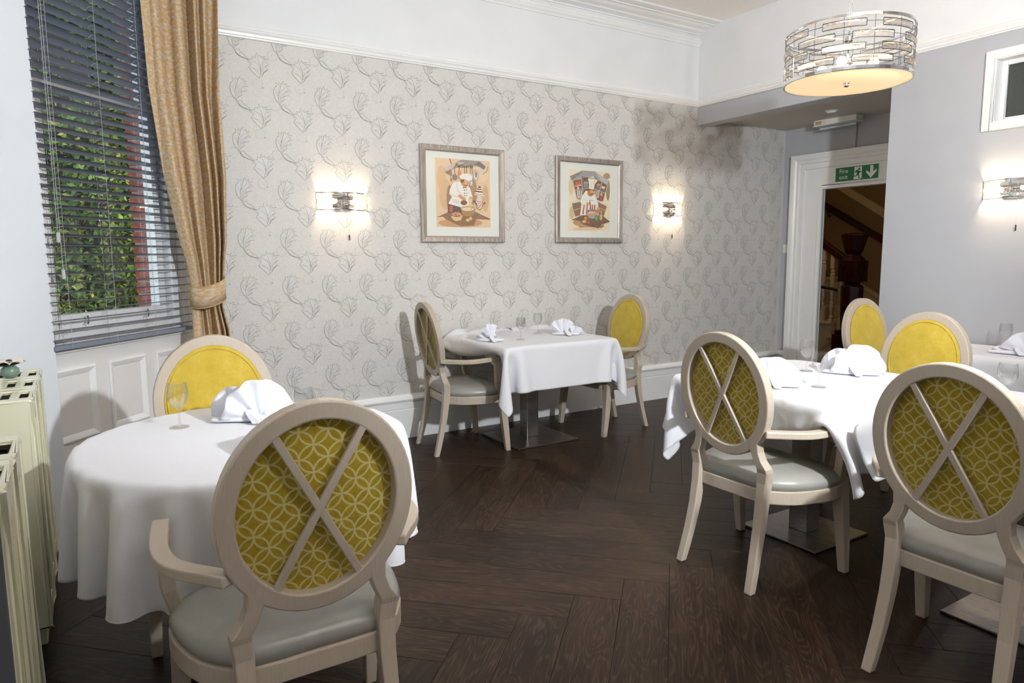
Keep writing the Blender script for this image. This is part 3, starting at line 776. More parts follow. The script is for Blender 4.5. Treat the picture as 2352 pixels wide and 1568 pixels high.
# ------------------------------------------------------------------ chairs
def ellipse(cy, cz, ry, rz, n, a0=0): return [(cy+ry*math.cos(a0+2*PI*i/n), cz+rz*math.sin(a0+2*PI*i/n)) for i in range(n)]
LEAN = 0.155   # backward lean of the oval, dx per dz
def back_x(z): return 0.045-(z-0.60)*LEAN   # rear face of the oval (x local, forward = +x)
def make_chair():
    root = empty('dining_chair', (0, 0, 0))
    cz, RY, RZ, RW, TH = 0.780, 0.227, 0.258, 0.044, 0.040
    N = 56
    # oval ring, rectangular section with softened edges
    m = MB(); vs = []; fs = []
    sec = [(0, 0), (RW, 0), (RW, TH), (0, TH)]   # (inward, forward)
    for y, z in ellipse(0, cz, 1, 1, N):
        a = math.atan2(z-cz, y)
        for inn, fw in sec:
            yy = (RY-inn)*math.cos(a); zz = cz+(RZ-inn)*math.sin(a)
            vs.append((back_x(zz)+fw, yy, zz))
    for i in range(N):
        j = (i+1) % N
        for q in range(4): r = (q+1) % 4; fs.append((i*4+q, i*4+r, j*4+r, j*4+q))
    m.add(vs, fs); m.build('back_frame', 'pale_wood', root, smooth=False, bevel=0.005, segs=2)
    # crossed bars on the rear side
    for s in (1, -1):
        m = MB(); a = math.radians(58)
        p0 = Vector((0, -(RY-RW)*math.cos(a)*1.0, cz-(RZ-RW)*math.sin(a)*1.0)); p1 = Vector((0, -p0.y, 2*cz-p0.z))
        if s < 0: p0.y *= -1; p1.y *= -1
        d = (p1-p0).normalized(); p0 -= d*0.006; p1 += d*0.006
        sd = Vector((0, d.z, -d.y))*0.0095
        off = 0.0006 if s > 0 else 0.0
        vs = []
        for p in (p0, p1):
            for q, fw in ((-1, 0.001+off), (1, 0.001+off), (1, 0.014), (-1, 0.014)):
                c = p+sd*q; vs.append((back_x(c.z)+fw, c.y, c.z))
        m.add(vs, [(0, 1, 5, 4), (1, 2, 6, 5), (2, 3, 7, 6), (3, 0, 4, 7), (0, 3, 2, 1), (4, 5, 6, 7)])
        m.build('cross_bar', 'pale_wood', root, bevel=0.002)
    # pads: recessed patterned rear, domed yellow front with piping
    def disc(name, mat, ry, rz, fx, dome, seg=10, par=root, flipn=False):
        m = MB(); vs = [(back_x(cz)+fx+dome, 0, cz)]; fs = []
        for k in range(1, seg+1):
            f = k/seg
            for y, z in ellipse(0, cz, ry*f, rz*f, N):
                vs.append((back_x(z)+fx+dome*(1-f**3.0), y, z))
        for i in range(N): fs.append((0, 1+i, 1+(i+1) % N))
        for k in range(seg-1):
            for i in range(N):
                a = 1+k*N+i; b = 1+k*N+(i+1) % N; fs.append((a, a+N, b+N, b))
        m.add(vs, fs); return m.build(name, mat, par, smooth=True)
    disc('rear_panel', 'circle_velvet', RY-RW+0.004, RZ-RW+0.004, 0.031, -0.003)
    pad = disc('back_pad', 'yellow_velvet', RY-RW+0.004, RZ-RW+0.004, TH+0.002, 0.016)
    m = MB(); e = [(back_x(z)+TH+0.005, y, z) for y, z in ellipse(0, cz, RY-RW-0.008, RZ-RW-0.008, N)]
    m.tube(e, 0.0035, 6, closed=True); m.build('piping', 'yellow_velvet', pad, smooth=True)
    # rear legs: curved side profile, waisted under the oval, kneed at the seat
    for s in (1, -1):
        prof = [  # z, x (rear face), depth, y centre, width
            (0.000, -0.012, 0.032, 0.186, 0.034), (0.06, 0.004, 0.034, 0.182, 0.036), (0.15, 0.026, 0.036, 0.176, 0.038), (0.26, 0.048, 0.040, 0.172, 0.040),
            (0.36, 0.060, 0.044, 0.170, 0.042), (0.44, 0.066, 0.046, 0.171, 0.044), (0.485, 0.062, 0.046, 0.176, 0.048), (0.500, 0.058, 0.044, 0.176, 0.046), (0.53, 0.054, 0.042, 0.158, 0.038),
            (0.565, 0.050, 0.040, 0.146, 0.038), (0.60, 0.0446, TH, 0.142, 0.044), (0.64, 0.0388, TH, 0.166, 0.034)]
        m = MB(); vs = []
        for z, x, dp, yc, wd in prof:
            for dx, dy in ((0, -0.5), (0, 0.5), (1, 0.5), (1, -0.5)): vs.append((x+dx*dp, s*(yc+dy*wd), z))
        k = len(prof); fs = [(i*4+q, i*4+(q+1) % 4, i*4+4+(q+1) % 4, i*4+4+q) for i in range(k-1) for q in range(4)]+[(3, 2, 1, 0), tuple(range(4*k-4, 4*k))]
        m.add(vs, fs); lg = m.build('leg', 'pale_wood', root, bevel=0.004)
        g = MB(); g.lathe([(0.011, -0.0), (0.011, 0.004)], 12, (0.004, s*0.186, 0.0)); g.v = [(x, y, z-0.004+0.004) for x, y, z in g.v]
        # front legs
        prof = [(0.0, 0.500, 0.272, 0.034), (0.18, 0.480, 0.270, 0.044), (0.36, 0.462, 0.262, 0.052), (0.425, 0.458, 0.258, 0.052)]
        m = MB(); vs = []
        for z, x, yc, wd in prof:
            for dx, dy in ((-.5, -.5), (-.5, .5), (.5, .5), (.5, -.5)): vs.append((x+dx*wd, s*(yc+dy*wd), z))
        k = len(prof); fs = [(i*4+q, i*4+(q+1) % 4, i*4+4+(q+1) % 4, i*4+4+q) for i in range(k-1) for q in range(4)]+[(3, 2, 1, 0), tuple(range(4*k-4, 4*k))]
        m.add(vs, fs); m.build('leg', 'pale_wood', root, bevel=0.004)
        # arms
        path = [(0.045, 0.196, 0.650), (0.09, 0.226, 0.648), (0.15, 0.272, 0.647), (0.21, 0.302, 0.647), (0.29, 0.312, 0.650), (0.38, 0.304, 0.656), (0.455, 0.292, 0.662)]
        P = []
        for i in range(len(path)-1):   # Catmull-Rom refine
            p = [Vector(path[max(i-1, 0)]), Vector(path[i]), Vector(path[i+1]), Vector(path[min(i+2, len(path)-1)])]
            for t_ in (0, 0.33, 0.66):
                P.append(0.5*((2*p[1])+(-p[0]+p[2])*t_+(2*p[0]-5*p[1]+4*p[2]-p[3])*t_**2+(-p[0]+3*p[1]-3*p[2]+p[3])*t_**3))
        P.append(Vector(path[-1])); P = [Vector((p.x, p.y*s, p.z)) for p in P]
        m = MB(); w2, h2 = 0.021, 0.014
        m.sweep(P, [(-w2, -h2), (w2, -h2), (w2, h2), (-w2, h2)], (0, 0, 1)); ar = m.build('arm', 'pale_wood', root, bevel=0.005)
        m = MB(); post = [Vector((0.415, s*0.297, 0.650)), Vector((0.415, s*0.296, 0.58)), Vector((0.420, s*0.289, 0.50)), Vector((0.435, s*0.270, 0.43)), Vector((0.448, s*0.262, 0.395))]
        m.sweep(post, [(-0.018, -0.021), (0.018, -0.021), (0.018, 0.021), (-0.018, 0.021)], (1, 0, 0)); m.build('arm_post', 'pale_wood', ar, bevel=0.004)
    # seat: outline D-shaped
    def outline(ins):
        pts = [(0.085, 0.150), (0.12, 0.205), (0.18, 0.253), (0.26, 0.283), (0.34, 0.298), (0.42, 0.292), (0.472, 0.252), (0.498, 0.18), (0.508, 0.09), (0.51, 0)]
        full = [(0.082, 0.0)]+pts+[(x, -y) for x, y in reversed(pts[:-1])]
        out = []; n = len(full); cx = 0.30
        for i, (x, y) in enumerate(full):
            d = math.hypot(x-cx, y); k = (d-ins)/d if d > ins else 0; out.append((cx+(x-cx)*k, y*k))
        # smooth refine
        res = []
        for i in range(n):
            p = [Vector(out[(i+q-1) % n]).to_3d() for q in range(4)]
            for t_ in (0, 0.5):
                v = 0.5*((2*p[1])+(-p[0]+p[2])*t_+(2*p[0]-5*p[1]+4*p[2]-p[3])*t_**2+(-p[0]+3*p[1]-3*p[2]+p[3])*t_**3); res.append((v.x, v.y))
        return res
    def shell(layers, name, mat, **k):
        m = MB(); n = len(outline(0)); vs = []
        for ins, z in layers:
            for x, y in outline(ins): vs.append((x, y, z))
        q = len(layers); fs = [(i*n+j, i*n+(j+1) % n, (i+1)*n+(j+1) % n, (i+1)*n+j) for i in range(q-1) for j in range(n)]
        fs += [tuple(reversed(range(n))), tuple(range((q-1)*n, q*n))]
        m.add(vs, fs); return m.build(name, mat, root, **k)
    shell([(0, 0.350), (0, 0.405)], 'seat_frame', 'pale_wood', bevel=0.004)
    shell([(0.030, 0.396), (0.010, 0.405), (0.002, 0.424), (0.008, 0.442), (0.028, 0.457), (0.070, 0.468), (0.14, 0.474), (0.22, 0.476)], 'seat_cushion', 'grey_leather', smooth=True)
    bake_tree(root)
    return root
CH = make_chair()
chairs = [
 # x(rear foot), y, heading (direction the sitter faces), label
 (0.430, 1.500, PI/2, 'nearest armchair, back turned, crossed bars over yellow circle fabric, at the round table'),
 (0.440, 3.010, -PI/2-0.06, 'armchair with plain yellow oval back beside the curtain, behind the round table'),
 (1.985, 4.322, -0.09, 'armchair left of the small wall table, its crossed back bars seen at a slant'),
 (3.740, 4.180, PI, 'yellow-backed armchair right of the small table against the patterned wall'),
 (2.185, 1.912, 0, 'pale armchair with X back left of the centre right table, grey seat fully visible'),
 (2.092, 0.992, 0, 'large armchair with X back cut by the right edge of the picture'),
 (3.830, 1.930, PI, 'yellow-backed armchair facing the camera across the white table, in front of the grey wall'),
 (4.630, 2.800, -PI/2-0.06, 'narrow looking yellow-backed armchair in front of the open doorway'),
]
CHO = []
for i, (x, y, a, lb) in enumerate(chairs):
    o = CH if i == 0 else copy_tree(CH)
    o.location = (x, y, 0); o.rotation_euler = (0, 0, a); setp(o, lb, 'chair', 'upholstered oval-back dining chairs'); CHO.append(o)

# ------------------------------------------------------------------ tables and cloths
ZT = 0.748   # board top
def square_table(cx, cy, hx, hy, base, label, group='pedestal tables', col=0.05):
    root = empty('pedestal_table', (cx, cy, 0), 0, label, 'table', group)
    m = MB(); m.box((-hx+0.010, -hy+0.010, ZT-0.03), (hx-0.010, hy-0.010, ZT)); m.build('tabletop', 'pale_wood', root, bevel=0.004)
    m = MB(); m.box((-col, -col, 0.012), (col, col, ZT-0.03)); m.build('column', 'brushed_steel', root, bevel=0.003)
    m = MB(); m.box((-base, -base, 0.002), (base, base, 0.012)); m.build('base_plate', 'steel_plate', root, bevel=0.002)
    m = MB(); m.box((-0.2, -0.2, ZT-0.045), (0.2, 0.2, ZT-0.03)); m.build('top_bracket', 'dark_iron', root)
    return root
T1 = square_table(2.775, 4.215, 0.475, 0.445, 0.262, 'small steel pedestal table against the patterned wall, under a white cloth')
T2 = square_table(2.935, 2.01, 0.475, 0.46, 0.205, 'steel pedestal table in front of the doorway, square base plate beside the chair legs')
T3 = square_table(2.93, 0.98, 0.475, 0.44, 0.26, 'steel pedestal table behind the large chair at the right edge')
T4 = square_table(4.66, 1.95, 0.31, 0.46, 0.20, 'pedestal table standing against the plain grey wall', col=0.04)
def round_table():
    root = empty('round_table', (0.45, 2.42, 0), 0, 'round dining table in front of the window, hidden under its white cloth', 'table')
    m = MB(); m.lathe([(0.50, ZT-0.03), (0.514, ZT-0.02), (0.514, ZT)], 48); m.build('tabletop', 'pale_wood', root)
    m = MB(); m.lathe([(0.05, 0.02), (0.045, 0.1), (0.045, ZT-0.03)], 24); m.build('column', 'brushed_steel', root, smooth=True)
    m = MB(); m.lathe([(0.25, 0.002), (0.25, 0.01), (0.05, 0.02)], 40); m.build('base_plate', 'steel_plate', root)
round_table()

def cloth_sim(shape, cx, cy, hx, hy, ox0, ox1, oy0, oy1, res, chs, seed, n1=70, n2=60, n3=30, rot=0.0, ymax=None, disc=False):
    """small position-based cloth: a sheet is dropped over the table top, hangs, and then the chairs are
    pushed in so that their arms and posts press the hanging sides inward."""
    rng = np.random.default_rng(seed)
    x0, x1, y0, y1 = cx-hx-ox0, cx+hx+ox1, cy-hy-oy0, cy+hy+oy1
    nx = max(4, int(round((x1-x0)/res))); ny = max(4, int(round((y1-y0)/res)))
    gx, gy = np.meshgrid(np.linspace(x0, x1, nx+1), np.linspace(y0, y1, ny+1), indexing='ij')
    if rot:
        c, d = math.cos(rot), math.sin(rot); a, b = gx-cx, gy-cy; gx, gy = cx+a*c-b*d, cy+a*d+b*c
    if disc:      # round sheet: the square grid is mapped onto a disc
        u = (gx-cx)/(x1-cx); v = (gy-cy)/(y1-cy); gx, gy = cx+(x1-cx)*u*np.sqrt(1-v*v/2), cy+(y1-cy)*v*np.sqrt(1-u*u/2)
    P = np.stack([gx, gy, np.full_like(gx, ZT+0.006)], -1)
    rest = P.copy()
    P[..., 2] += rng.normal(0, 0.0015, gx.shape)
    V = np.zeros_like(P)
    def pairs(di, dj):
        a = (slice(0, P.shape[0]-di), slice(0, P.shape[1]-dj) if dj >= 0 else slice(-dj, P.shape[1]))
        b = (slice(di, P.shape[0]), slice(dj, P.shape[1]) if dj >= 0 else slice(0, P.shape[1]+dj))
        return a, b, np.linalg.norm(rest[b]-rest[a], axis=-1)
    cons = [(pairs(1, 0), 1.0), (pairs(0, 1), 1.0), (pairs(1, 1), 0.5), (pairs(1, -1), 0.5), (pairs(2, 0), 0.25), (pairs(0, 2), 0.25)]
    dt = 1/60.; cl = 0.006
    # capsules of the chairs, in the chair frame, with the heading kept for the push
    caps = []
    for c in chs:
        x, y, a, _ = chairs[c]; R = Matrix.Rotation(a, 3, 'Z'); hd = np.array(R @ Vector((1, 0, 0)))
        def cap(p, q, r): caps.append((np.array(R @ Vector(p)+Vector((x, y, 0))), np.array(R @ Vector(q)+Vector((x, y, 0))), r, hd))
        for s_ in (1, -1):
            cap((0.10, s_*0.235, 0.650), (0.27, s_*0.312, 0.652), 0.027); cap((0.27, s_*0.312, 0.652), (0.445, s_*0.292, 0.662), 0.027)
            cap((0.425, s_*0.295, 0.65), (0.43, s_*0.285, 0.46), 0.030); cap((0.455, s_*0.265, 0.42), (0.50, s_*0.272, 0.1), 0.030)
        for z_ in ((0.665, 0.62, 0.575, 0.53) if shape == 'box' else ()): cap((0.415, -0.32, z_), (0.415, 0.32, z_), 0.026)   # cloth stays taut between the arms
        cap((0.485, -0.22, 0.435), (0.485, 0.22, 0.435), 0.035)
    def collide(P, back, live, above):
        dx = P[..., 0]-cx; dy = P[..., 1]-cy
        if shape == 'box': inside = (np.abs(dx) < hx+cl) & (np.abs(dy) < hy+cl)
        else: r = np.sqrt(dx*dx+dy*dy)+1e-9; inside = r < hx+cl
        inside &= (P[..., 2] < ZT+cl) & ((P[..., 2] > ZT-0.045) | above)
        top = inside & (above | (P[..., 2] > ZT-0.012)); P[..., 2] = np.where(top, ZT+cl, P[..., 2])
        rim = inside & ~top
        if shape == 'box':
            px = hx+cl-np.abs(dx); py = hy+cl-np.abs(dy); deep = np.minimum(px, py) > 0.035
            mx = rim & ~deep & (px < py); my = rim & ~deep & (px >= py)
            P[..., 0] = np.where(mx, cx+np.sign(dx)*(hx+cl), P[..., 0]); P[..., 1] = np.where(my, cy+np.sign(dy)*(hy+cl), P[..., 1])
        else:
            deep = hx+cl-r > 0.035; k = np.where(rim & ~deep, (hx+cl)/r, 1); P[..., 0] = cx+dx*k; P[..., 1] = cy+dy*k
        P[..., 2] = np.where(rim & deep, ZT-0.045, P[..., 2])
        if live:
            for a, b, rad, hd in caps:
                A = a-hd*back; ab = b-a; d0 = P-A
                t_ = np.clip((d0@ab)/(ab@ab), 0, 1); d = d0-t_[..., None]*ab
                l = np.linalg.norm(d, axis=-1)+1e-9; k = np.maximum(rad-l, 0)
                if back > 0.0: P += hd*(k*1.2)[..., None]
                else: P += (d/l[..., None])*k[..., None]
        if ymax: P[..., 1] = np.minimum(P[..., 1], ymax)
        return P
    N = n1+n2+n3 if chs else n1
    for it in range(N):
        back = 0.36*(1-min(1.0, max(0.0, (it-n1)/n2)))
        V[..., 2] -= 5.0*dt; V *= 0.96
        if it < n1*0.5: V[..., :2] += rng.normal(0, 0.03, V[..., :2].shape)
        Q = P+V*dt
        inner = (P[..., 2] > ZT) & ((np.maximum(np.abs(P[..., 0]-cx)-hx, np.abs(P[..., 1]-cy)-hy) < 0) if shape == 'box' else (np.hypot(P[..., 0]-cx, P[..., 1]-cy) < hx))
        for k in range(24):
            for (a, b, L), st in cons:
                d = Q[b]-Q[a]; l = np.sqrt(np.einsum('ijk,ijk->ij', d, d))+1e-9; c = (0.5*st*(l-L)/l)[..., None]*d
                Q[a] += c; Q[b] -= c
            if k % 3 == 2: Q = collide(Q, back, it >= n1, inner)
        V = (Q-P)/dt; P = Q
        V[P[..., 2] > ZT] *= 0.4
    return P
def cloth_object(P, label, group=None):
    n, m_ = P.shape[:2]; c = P.reshape(-1, 3).mean(0)
    vs = [(float(p[0]-c[0]), float(p[1]-c[1]), float(p[2])) for p in P.reshape(-1, 3)]
    fs = [(i*m_+j, (i+1)*m_+j, (i+1)*m_+j+1, i*m_+j+1) for i in range(n-1) for j in range(m_-1)]
    me = bpy.data.meshes.new('tablecloth'); me.from_pydata(vs, [], fs); me.materials.append(M['white_linen'])
    for p in me.polygons: p.use_smooth = True
    o = bpy.data.objects.new('tablecloth', me); COL.objects.link(o); o.location = (c[0], c[1], 0)
    b = o.modifiers.new('s', 'SUBSURF'); b.levels = 1; b.render_levels = 1
    b = o.modifiers.new('t', 'SOLIDIFY'); b.thickness = 0.0016; b.offset = 0
    return setp(o, label, 'tablecloth', group)
G = 'white tablecloths'
import time as _t; _t0 = _t.time()
P = cloth_sim('box', 2.775, 4.215, 0.475, 0.445, 0.27, 0.27, 0.27, 0.06, 0.021, [2, 3], 3, ymax=4.672)
cloth_object(P, 'white cloth on the small table against the patterned wall, front corner hanging low', G)
P = cloth_sim('box', 2.935, 2.01, 0.475, 0.46, 0.27, 0.25, 0.27, 0.27, 0.021, [4, 6], 5)
cloth_object(P, 'white cloth on the table before the doorway, pleated corner between two chair backs', G)
P = cloth_sim('box', 2.93, 0.98, 0.475, 0.44, 0.24, 0.24, 0.2, 0.08, 0.028, [5], 8, 50, 40, 20)
cloth_object(P, 'white cloth on the table behind the large chair at the right edge', G)
P = cloth_sim('box', 4.66, 1.95, 0.31, 0.46, 0.27, 0.0, 0.2, 0.27, 0.03, [], 11, 70)
cloth_object(P, 'pale cloth on the table against the plain grey wall, front in shade', G)
P = cloth_sim('disc', 0.45, 2.42, 0.52, 0.52, 0.32, 0.32, 0.32, 0.32, 0.022, [0, 1], 21, disc=True)
cloth_object(P, 'long white cloth falling in deep folds from the round table', G)
print('cloth seconds', _t.time()-_t0)

# ------------------------------------------------------------------ glasses
ZG = ZT+0.0078
def make_glass():
    m = MB()
    pr = [(0.0, 0.0), (0.032, 0.0), (0.033, 0.0015), (0.026, 0.004), (0.010, 0.008), (0.0045, 0.014), (0.004, 0.03), (0.0038, 0.055), (0.005, 0.064), (0.012, 0.070), (0.024, 0.082), (0.0325, 0.098), (0.0355, 0.115), (0.0352, 0.130), (0.0325, 0.148), (0.031, 0.158), (0.0315, 0.1588), (0.0322, 0.158), (0.0335, 0.148)]
    m.lathe(pr[:16], 32, closed=False)
    # inner wall of the bowl
    m.lathe([(0.031, 0.158), (0.0313, 0.148), (0.0338, 0.130), (0.0340, 0.115), (0.031, 0.099), (0.0225, 0.084), (0.011, 0.0735), (0.0, 0.0722)], 32, closed=False)
    return m.mesh('wine_glass')
gm = make_glass(); gm.materials.append(M['table_glass'])
for p in gm.polygons: p.use_smooth = True
def glass(x, y, label):
    o = bpy.data.objects.new('wine_glass', gm); COL.objects.link(o); o.location = (x, y, ZG)
    setp(o, label, 'glass', 'small stemmed wine glasses')
glass(0.266, 2.645, 'stemmed glass on the round table, left of the napkin')
glass(0.620, 2.335, 'glass on the round table half hidden by the nearest chair back')
glass(2.631, 4.10, 'nearer stemmed glass in the middle of the small wall table')
glass(2.939, 4.34, 'farther stemmed glass on the small table, closest to the patterned wall')
glass(3.112, 2.158, 'rear glass of two on the table before the doorway')
glass(2.779, 1.862, 'front glass of two on the table before the doorway')
glass(3.10, 1.255, 'glass on the table behind the large chair at the right edge')
glass(4.83, 1.985, 'glass behind the napkin on the table against the grey wall')

# ------------------------------------------------------------------ napkins
def fan(mb, c, phi, R, a0, a1, pleats, amp, lean=0.12, sq=0.85, nseg=64):
    """pleated fan standing on the cloth; phi = heading of its flat plane"""
    ux = Vector((math.cos(phi), math.sin(phi), 0)); uy = Vector((-math.sin(phi), math.cos(phi), 0)); c = Vector(c)
    nr = 9
    def f(u, v):
        a = a0+(a1-a0)*u; r = R*(0.05+0.95*v)
        rr = r*(1-0.02*(1-abs(math.cos(pleats*PI*u)))*v)
        off = amp*v**0.8*math.cos(2*PI*pleats*u)
        x = rr*math.cos(a); z = rr*math.sin(a)*sq
        return c+ux*x+uy*(off+lean*z+0.25*x*x/R*0.6)+Vector((0, 0, max(z, 0.0)+0.004))
    mb.grid(f, nseg, nr)
def napkin(x, y, rz, label, lobes, base=0.14, group='fan-folded white napkins'):
    root = empty('napkin', (x, y, ZG), rz, label, 'napkin', group)
    m = MB()
    for (cx, cy, phi, R, a0, a1, pl, amp, sq) in lobes: fan(m, (cx, cy, 0), math.radians(phi), R, math.radians(a0), math.radians(a1), pl, amp, 0.10, sq)
    o = m.build('fan', 'napkin_linen', root, smooth=True, fix=False)
    b = o.modifiers.new('t', 'SOLIDIFY'); b.thickness = 0.003; b.offset = 0
    # folded strip that keeps it standing
    m = MB()
    m.sweep([(-base, 0.02, 0.012), (-base*0.4, 0.005, 0.014), (0, -0.012, 0.015), (base*0.45, 0.0, 0.013), (base, 0.012, 0.010)], [(-0.016, -0.010), (0.0, -0.0115), (0.018, -0.009), (0.014, 0.004), (0, 0.011), (-0.012, 0.006)], (0, 0, 1), scales=[(1, 0.8), (1, 1.1), (1.3, 1.2), (1, 1), (1.1, 0.8)])
    f2 = m.build('folded_foot', 'napkin_linen', root, smooth=True, fix=False, subsurf=1)
    # rolled corner
    m = MB(); m.sweep([(0.0, -0.012, 0.05), (0.012, -0.035, 0.028), (0.028, -0.055, 0.012), (0.03, -0.075, 0.008)], [(-0.02, -0.004), (0, -0.007), (0.02, -0.004), (0.018, 0.002), (0, 0.006), (-0.018, 0.002)], (0, 0, 1))
    m.build('rolled_corner', 'napkin_linen', root, smooth=True, subsurf=1, fix=False)
    return root
two = [(-0.045, 0.035, -24, 0.110, 2, 178, 3, 0.010, 1.12), (0.040, 0.0, 18, 0.132, -2, 176, 5, 0.014, 1.12)]
yaw = -math.radians(20)
napkin(0.49, 2.60, math.radians(-14), 'white napkin fanned upright on the round table before the yellow chair back', two)
napkin(0.50, 2.16, yaw+0.5, 'white napkin on the round table behind the top of the nearest chair', [(0, 0, 20, 0.12, 5, 175, 3, 0.009, 0.9)], 0.11)
napkin(2.40, 4.13, math.radians(-30), 'crumpled pointed napkin on the left of the small wall table', [(0.01, 0.0, 50, 0.115, 45, 135, 3, 0.014, 1.05), (-0.02, 0.01, 10, 0.085, 20, 160, 3, 0.016, 0.75)], 0.10)
napkin(3.055, 4.14, math.radians(-36), 'peaked napkin on the right of the small wall table', [(-0.02, 0.0, 12, 0.120, 35, 150, 4, 0.012, 1.0), (0.05, 0.01, -15, 0.09, 8, 120, 3, 0.012, 0.75)], 0.11)
napkin(3.19, 1.965, math.radians(-54), 'double-lobed fan napkin beside the two glasses before the doorway', two)
napkin(2.62, 1.985, math.radians(-58), 'fan napkin half hidden behind the X-backed chair at the centre right table', [(0.0, 0.0, 10, 0.130, 0, 170, 4.5, 0.009, 1.0)], 0.13)
napkin(4.60, 1.83, math.radians(-70), 'loosely folded napkin on the table against the grey wall, cut by the right edge', [(0.06, 0, 10, 0.14, 15, 165, 3, 0.012, 0.95), (-0.03, 0.02, -10, 0.10, 20, 175, 3, 0.012, 0.5)], 0.15)
napkin(2.92, 1.02, math.radians(-70), 'napkin just showing over the large chair at the right edge', [(0, 0, 10, 0.12, 5, 175, 3, 0.009, 0.8)], 0.11)

# ------------------------------------------------------------------ pendant lamp
def arc_pts(r, a0, a1, z, n=6): return [Vector((r*math.cos(a0+(a1-a0)*i/n), r*math.sin(a0+(a1-a0)*i/n), z)) for i in range(n+1)]
def crystal_unit(r, ac, half, z, h):
    fr_ = MB(); a0, a1 = ac-half, ac+half
    for zz in (z-h, z+h): fr_.tube(arc_pts(r, a0, a1, zz, 6), 0.0021, 5)
    for aa in (a0, a1): fr_.tube([Vector((r*math.cos(aa), r*math.sin(aa), z-h)), Vector((r*math.cos(aa), r*math.sin(aa), z+h))], 0.0021, 5)
    cr = MB(); k = 0.94
    P_ = arc_pts(r, ac-half*k, ac+half*k, z, 6)
    t_ = h*0.9
    cr.sweep(P_, [(-0.008, -t_*0.55), (-0.008, t_*0.55), (-0.002, t_), (0.006, t_*0.6), (0.006, -t_*0.6), (-0.002, -t_)], (0, 0, 1), scales=[0.55, 1, 1, 1, 1, 1, 0.55])
    return fr_, cr
def build_pendant():
    cx, cy, zb, zt, r = 3.365, 2.182, 2.209, 2.445, 0.2955
    root = empty('pendant_lamp', (cx, cy, zb), 0, 'drum pendant lamp of crystal bars and chrome hoops on a chain', 'lamp')
    H = zt-zb
    for name, z, hh in (('bottom_hoop', 0.0, 0.009), ('top_hoop', H, 0.007)):
        m = MB(); m.lathe([(r-0.004, z-hh), (r+0.004, z-hh), (r+0.004, z+hh), (r-0.004, z+hh), (r-0.004, z-hh)], 72, closed=False); m.build(name, 'chrome', root, bevel=0.0015)
    m = MB(); m.lathe([(0.0, -0.004), (r-0.012, -0.004), (r-0.006, 0.002), (r-0.006, 0.006)], 64, closed=False); m.build('diffuser', 'diffuser_glow', root, smooth=True, fix=False)
    m = MB(); m.lathe([(0.0, -0.024), (0.010, -0.024), (0.012, -0.020), (0.012, -0.012), (0.016, -0.008), (0.016, -0.004)], 20, closed=False); m.build('finial', 'chrome', root, smooth=False)
    pitch = 2*PI/7; half = math.radians(18.5); cage = MB(); cr_all = 0
    ph = math.radians(-100)
    rows = [H-0.037-i*0.0524 for i in range(4)]
    for i, z in enumerate(rows):
        for k in range(7):
            a = ph+k*pitch+(pitch/2 if i % 2 else 0)
            fr_, cr = crystal_unit(r, a, half, z, 0.0159)
            f = fr_.build('crystal_frame', 'dark_chrome', root, fix=False); cr.build('crystal_bar', 'crystal', f, fix=False)
            a0 = a+half; a1 = a+pitch-half
            cage.tube(arc_pts(r, a0, a1, z+0.004, 3), 0.0013, 5)
    for k in range(14):
        a = ph+k*pitch/2+pitch/4*0
        prev = H
        cage.tube([Vector((r*math.cos(a), r*math.sin(a), 0.0)), Vector((r*math.cos(a), r*math.sin(a), H))], 0.0014, 5)
    cage.build('wire_cage', 'dark_chrome', root, fix=False)
    # spider, stem, bulbs
    m = MB()
    for k in range(3):
        a = 0.4+k*2*PI/3; m.tube([Vector((0, 0, H-0.03)), Vector((r*math.cos(a), r*math.sin(a), H-0.004))], 0.003, 6)
    m.tube([Vector((0, 0, -0.01)), Vector((0, 0, H+0.01))], 0.005, 8)
    m.lathe([(0.0, 0.075), (0.028, 0.075), (0.03, 0.085), (0.006, 0.105)], 20, closed=False); m.lathe([(0.0, H-0.04), (0.022, H-0.04), (0.022, H-0.02), (0.0, H-0.018)], 20, closed=False)
    m.build('stem', 'chrome', root)
    for k in range(4):
        a = 0.35+k*PI/2; c = Vector((0.12*math.cos(a), 0.12*math.sin(a), 0.075))
        m = MB(); m.tube([Vector((0.02*math.cos(a), 0.02*math.sin(a), 0.085)), Vector((0.085*math.cos(a), 0.085*math.sin(a), 0.08))], 0.009, 10); h = m.build('bulb_holder', 'chrome', root)
        b = MB(); b.lathe([(0.001, -0.024), (0.014, -0.020), (0.022, -0.008), (0.023, 0.004), (0.016, 0.018), (0.001, 0.024)], 16, tuple(c), closed=False); b.build('bulb', 'bulb_glow', h, smooth=True, fix=False)
    for k in range(2):
        a = 0.35+k*PI; l = light('pendant_bulb_light', 'POINT', (0.1*math.cos(a), 0.1*math.sin(a), 0.13), 9, (1.0, 0.76, 0.5), shadow_soft_size=0.03); l.parent = root
    # chain to the ceiling and its rose
    m = MB(); z = H+0.01; k = 0
    while z < ZC-zb-0.05:
        lz = 0.036; pts = []
        for i in range(14):
            a = 2*PI*i/14; x_ = 0.009*math.cos(a); zz = lz/2*math.sin(a)
            pts.append(Vector((x_, 0, z+lz/2+zz)) if k % 2 else Vector((0, x_, z+lz/2+zz)))
        sec = [(0.0018*math.cos(2*PI*i/6), 0.0018*math.sin(2*PI*i/6)) for i in range(6)]
        m.sweep(pts, sec, (0, 1, 0) if k % 2 else (1, 0, 0), closed=True)
        z += 0.029; k += 1
    m.build('chain', 'chrome', root, fix=False, smooth=True)
    m = MB(); m.lathe([(0.0, ZC-zb-0.06), (0.02, ZC-zb-0.055), (0.06, ZC-zb-0.02), (0.065, ZC-zb)], 28, closed=False); m.build('ceiling_rose', 'chrome', root, smooth=True)
build_pendant()

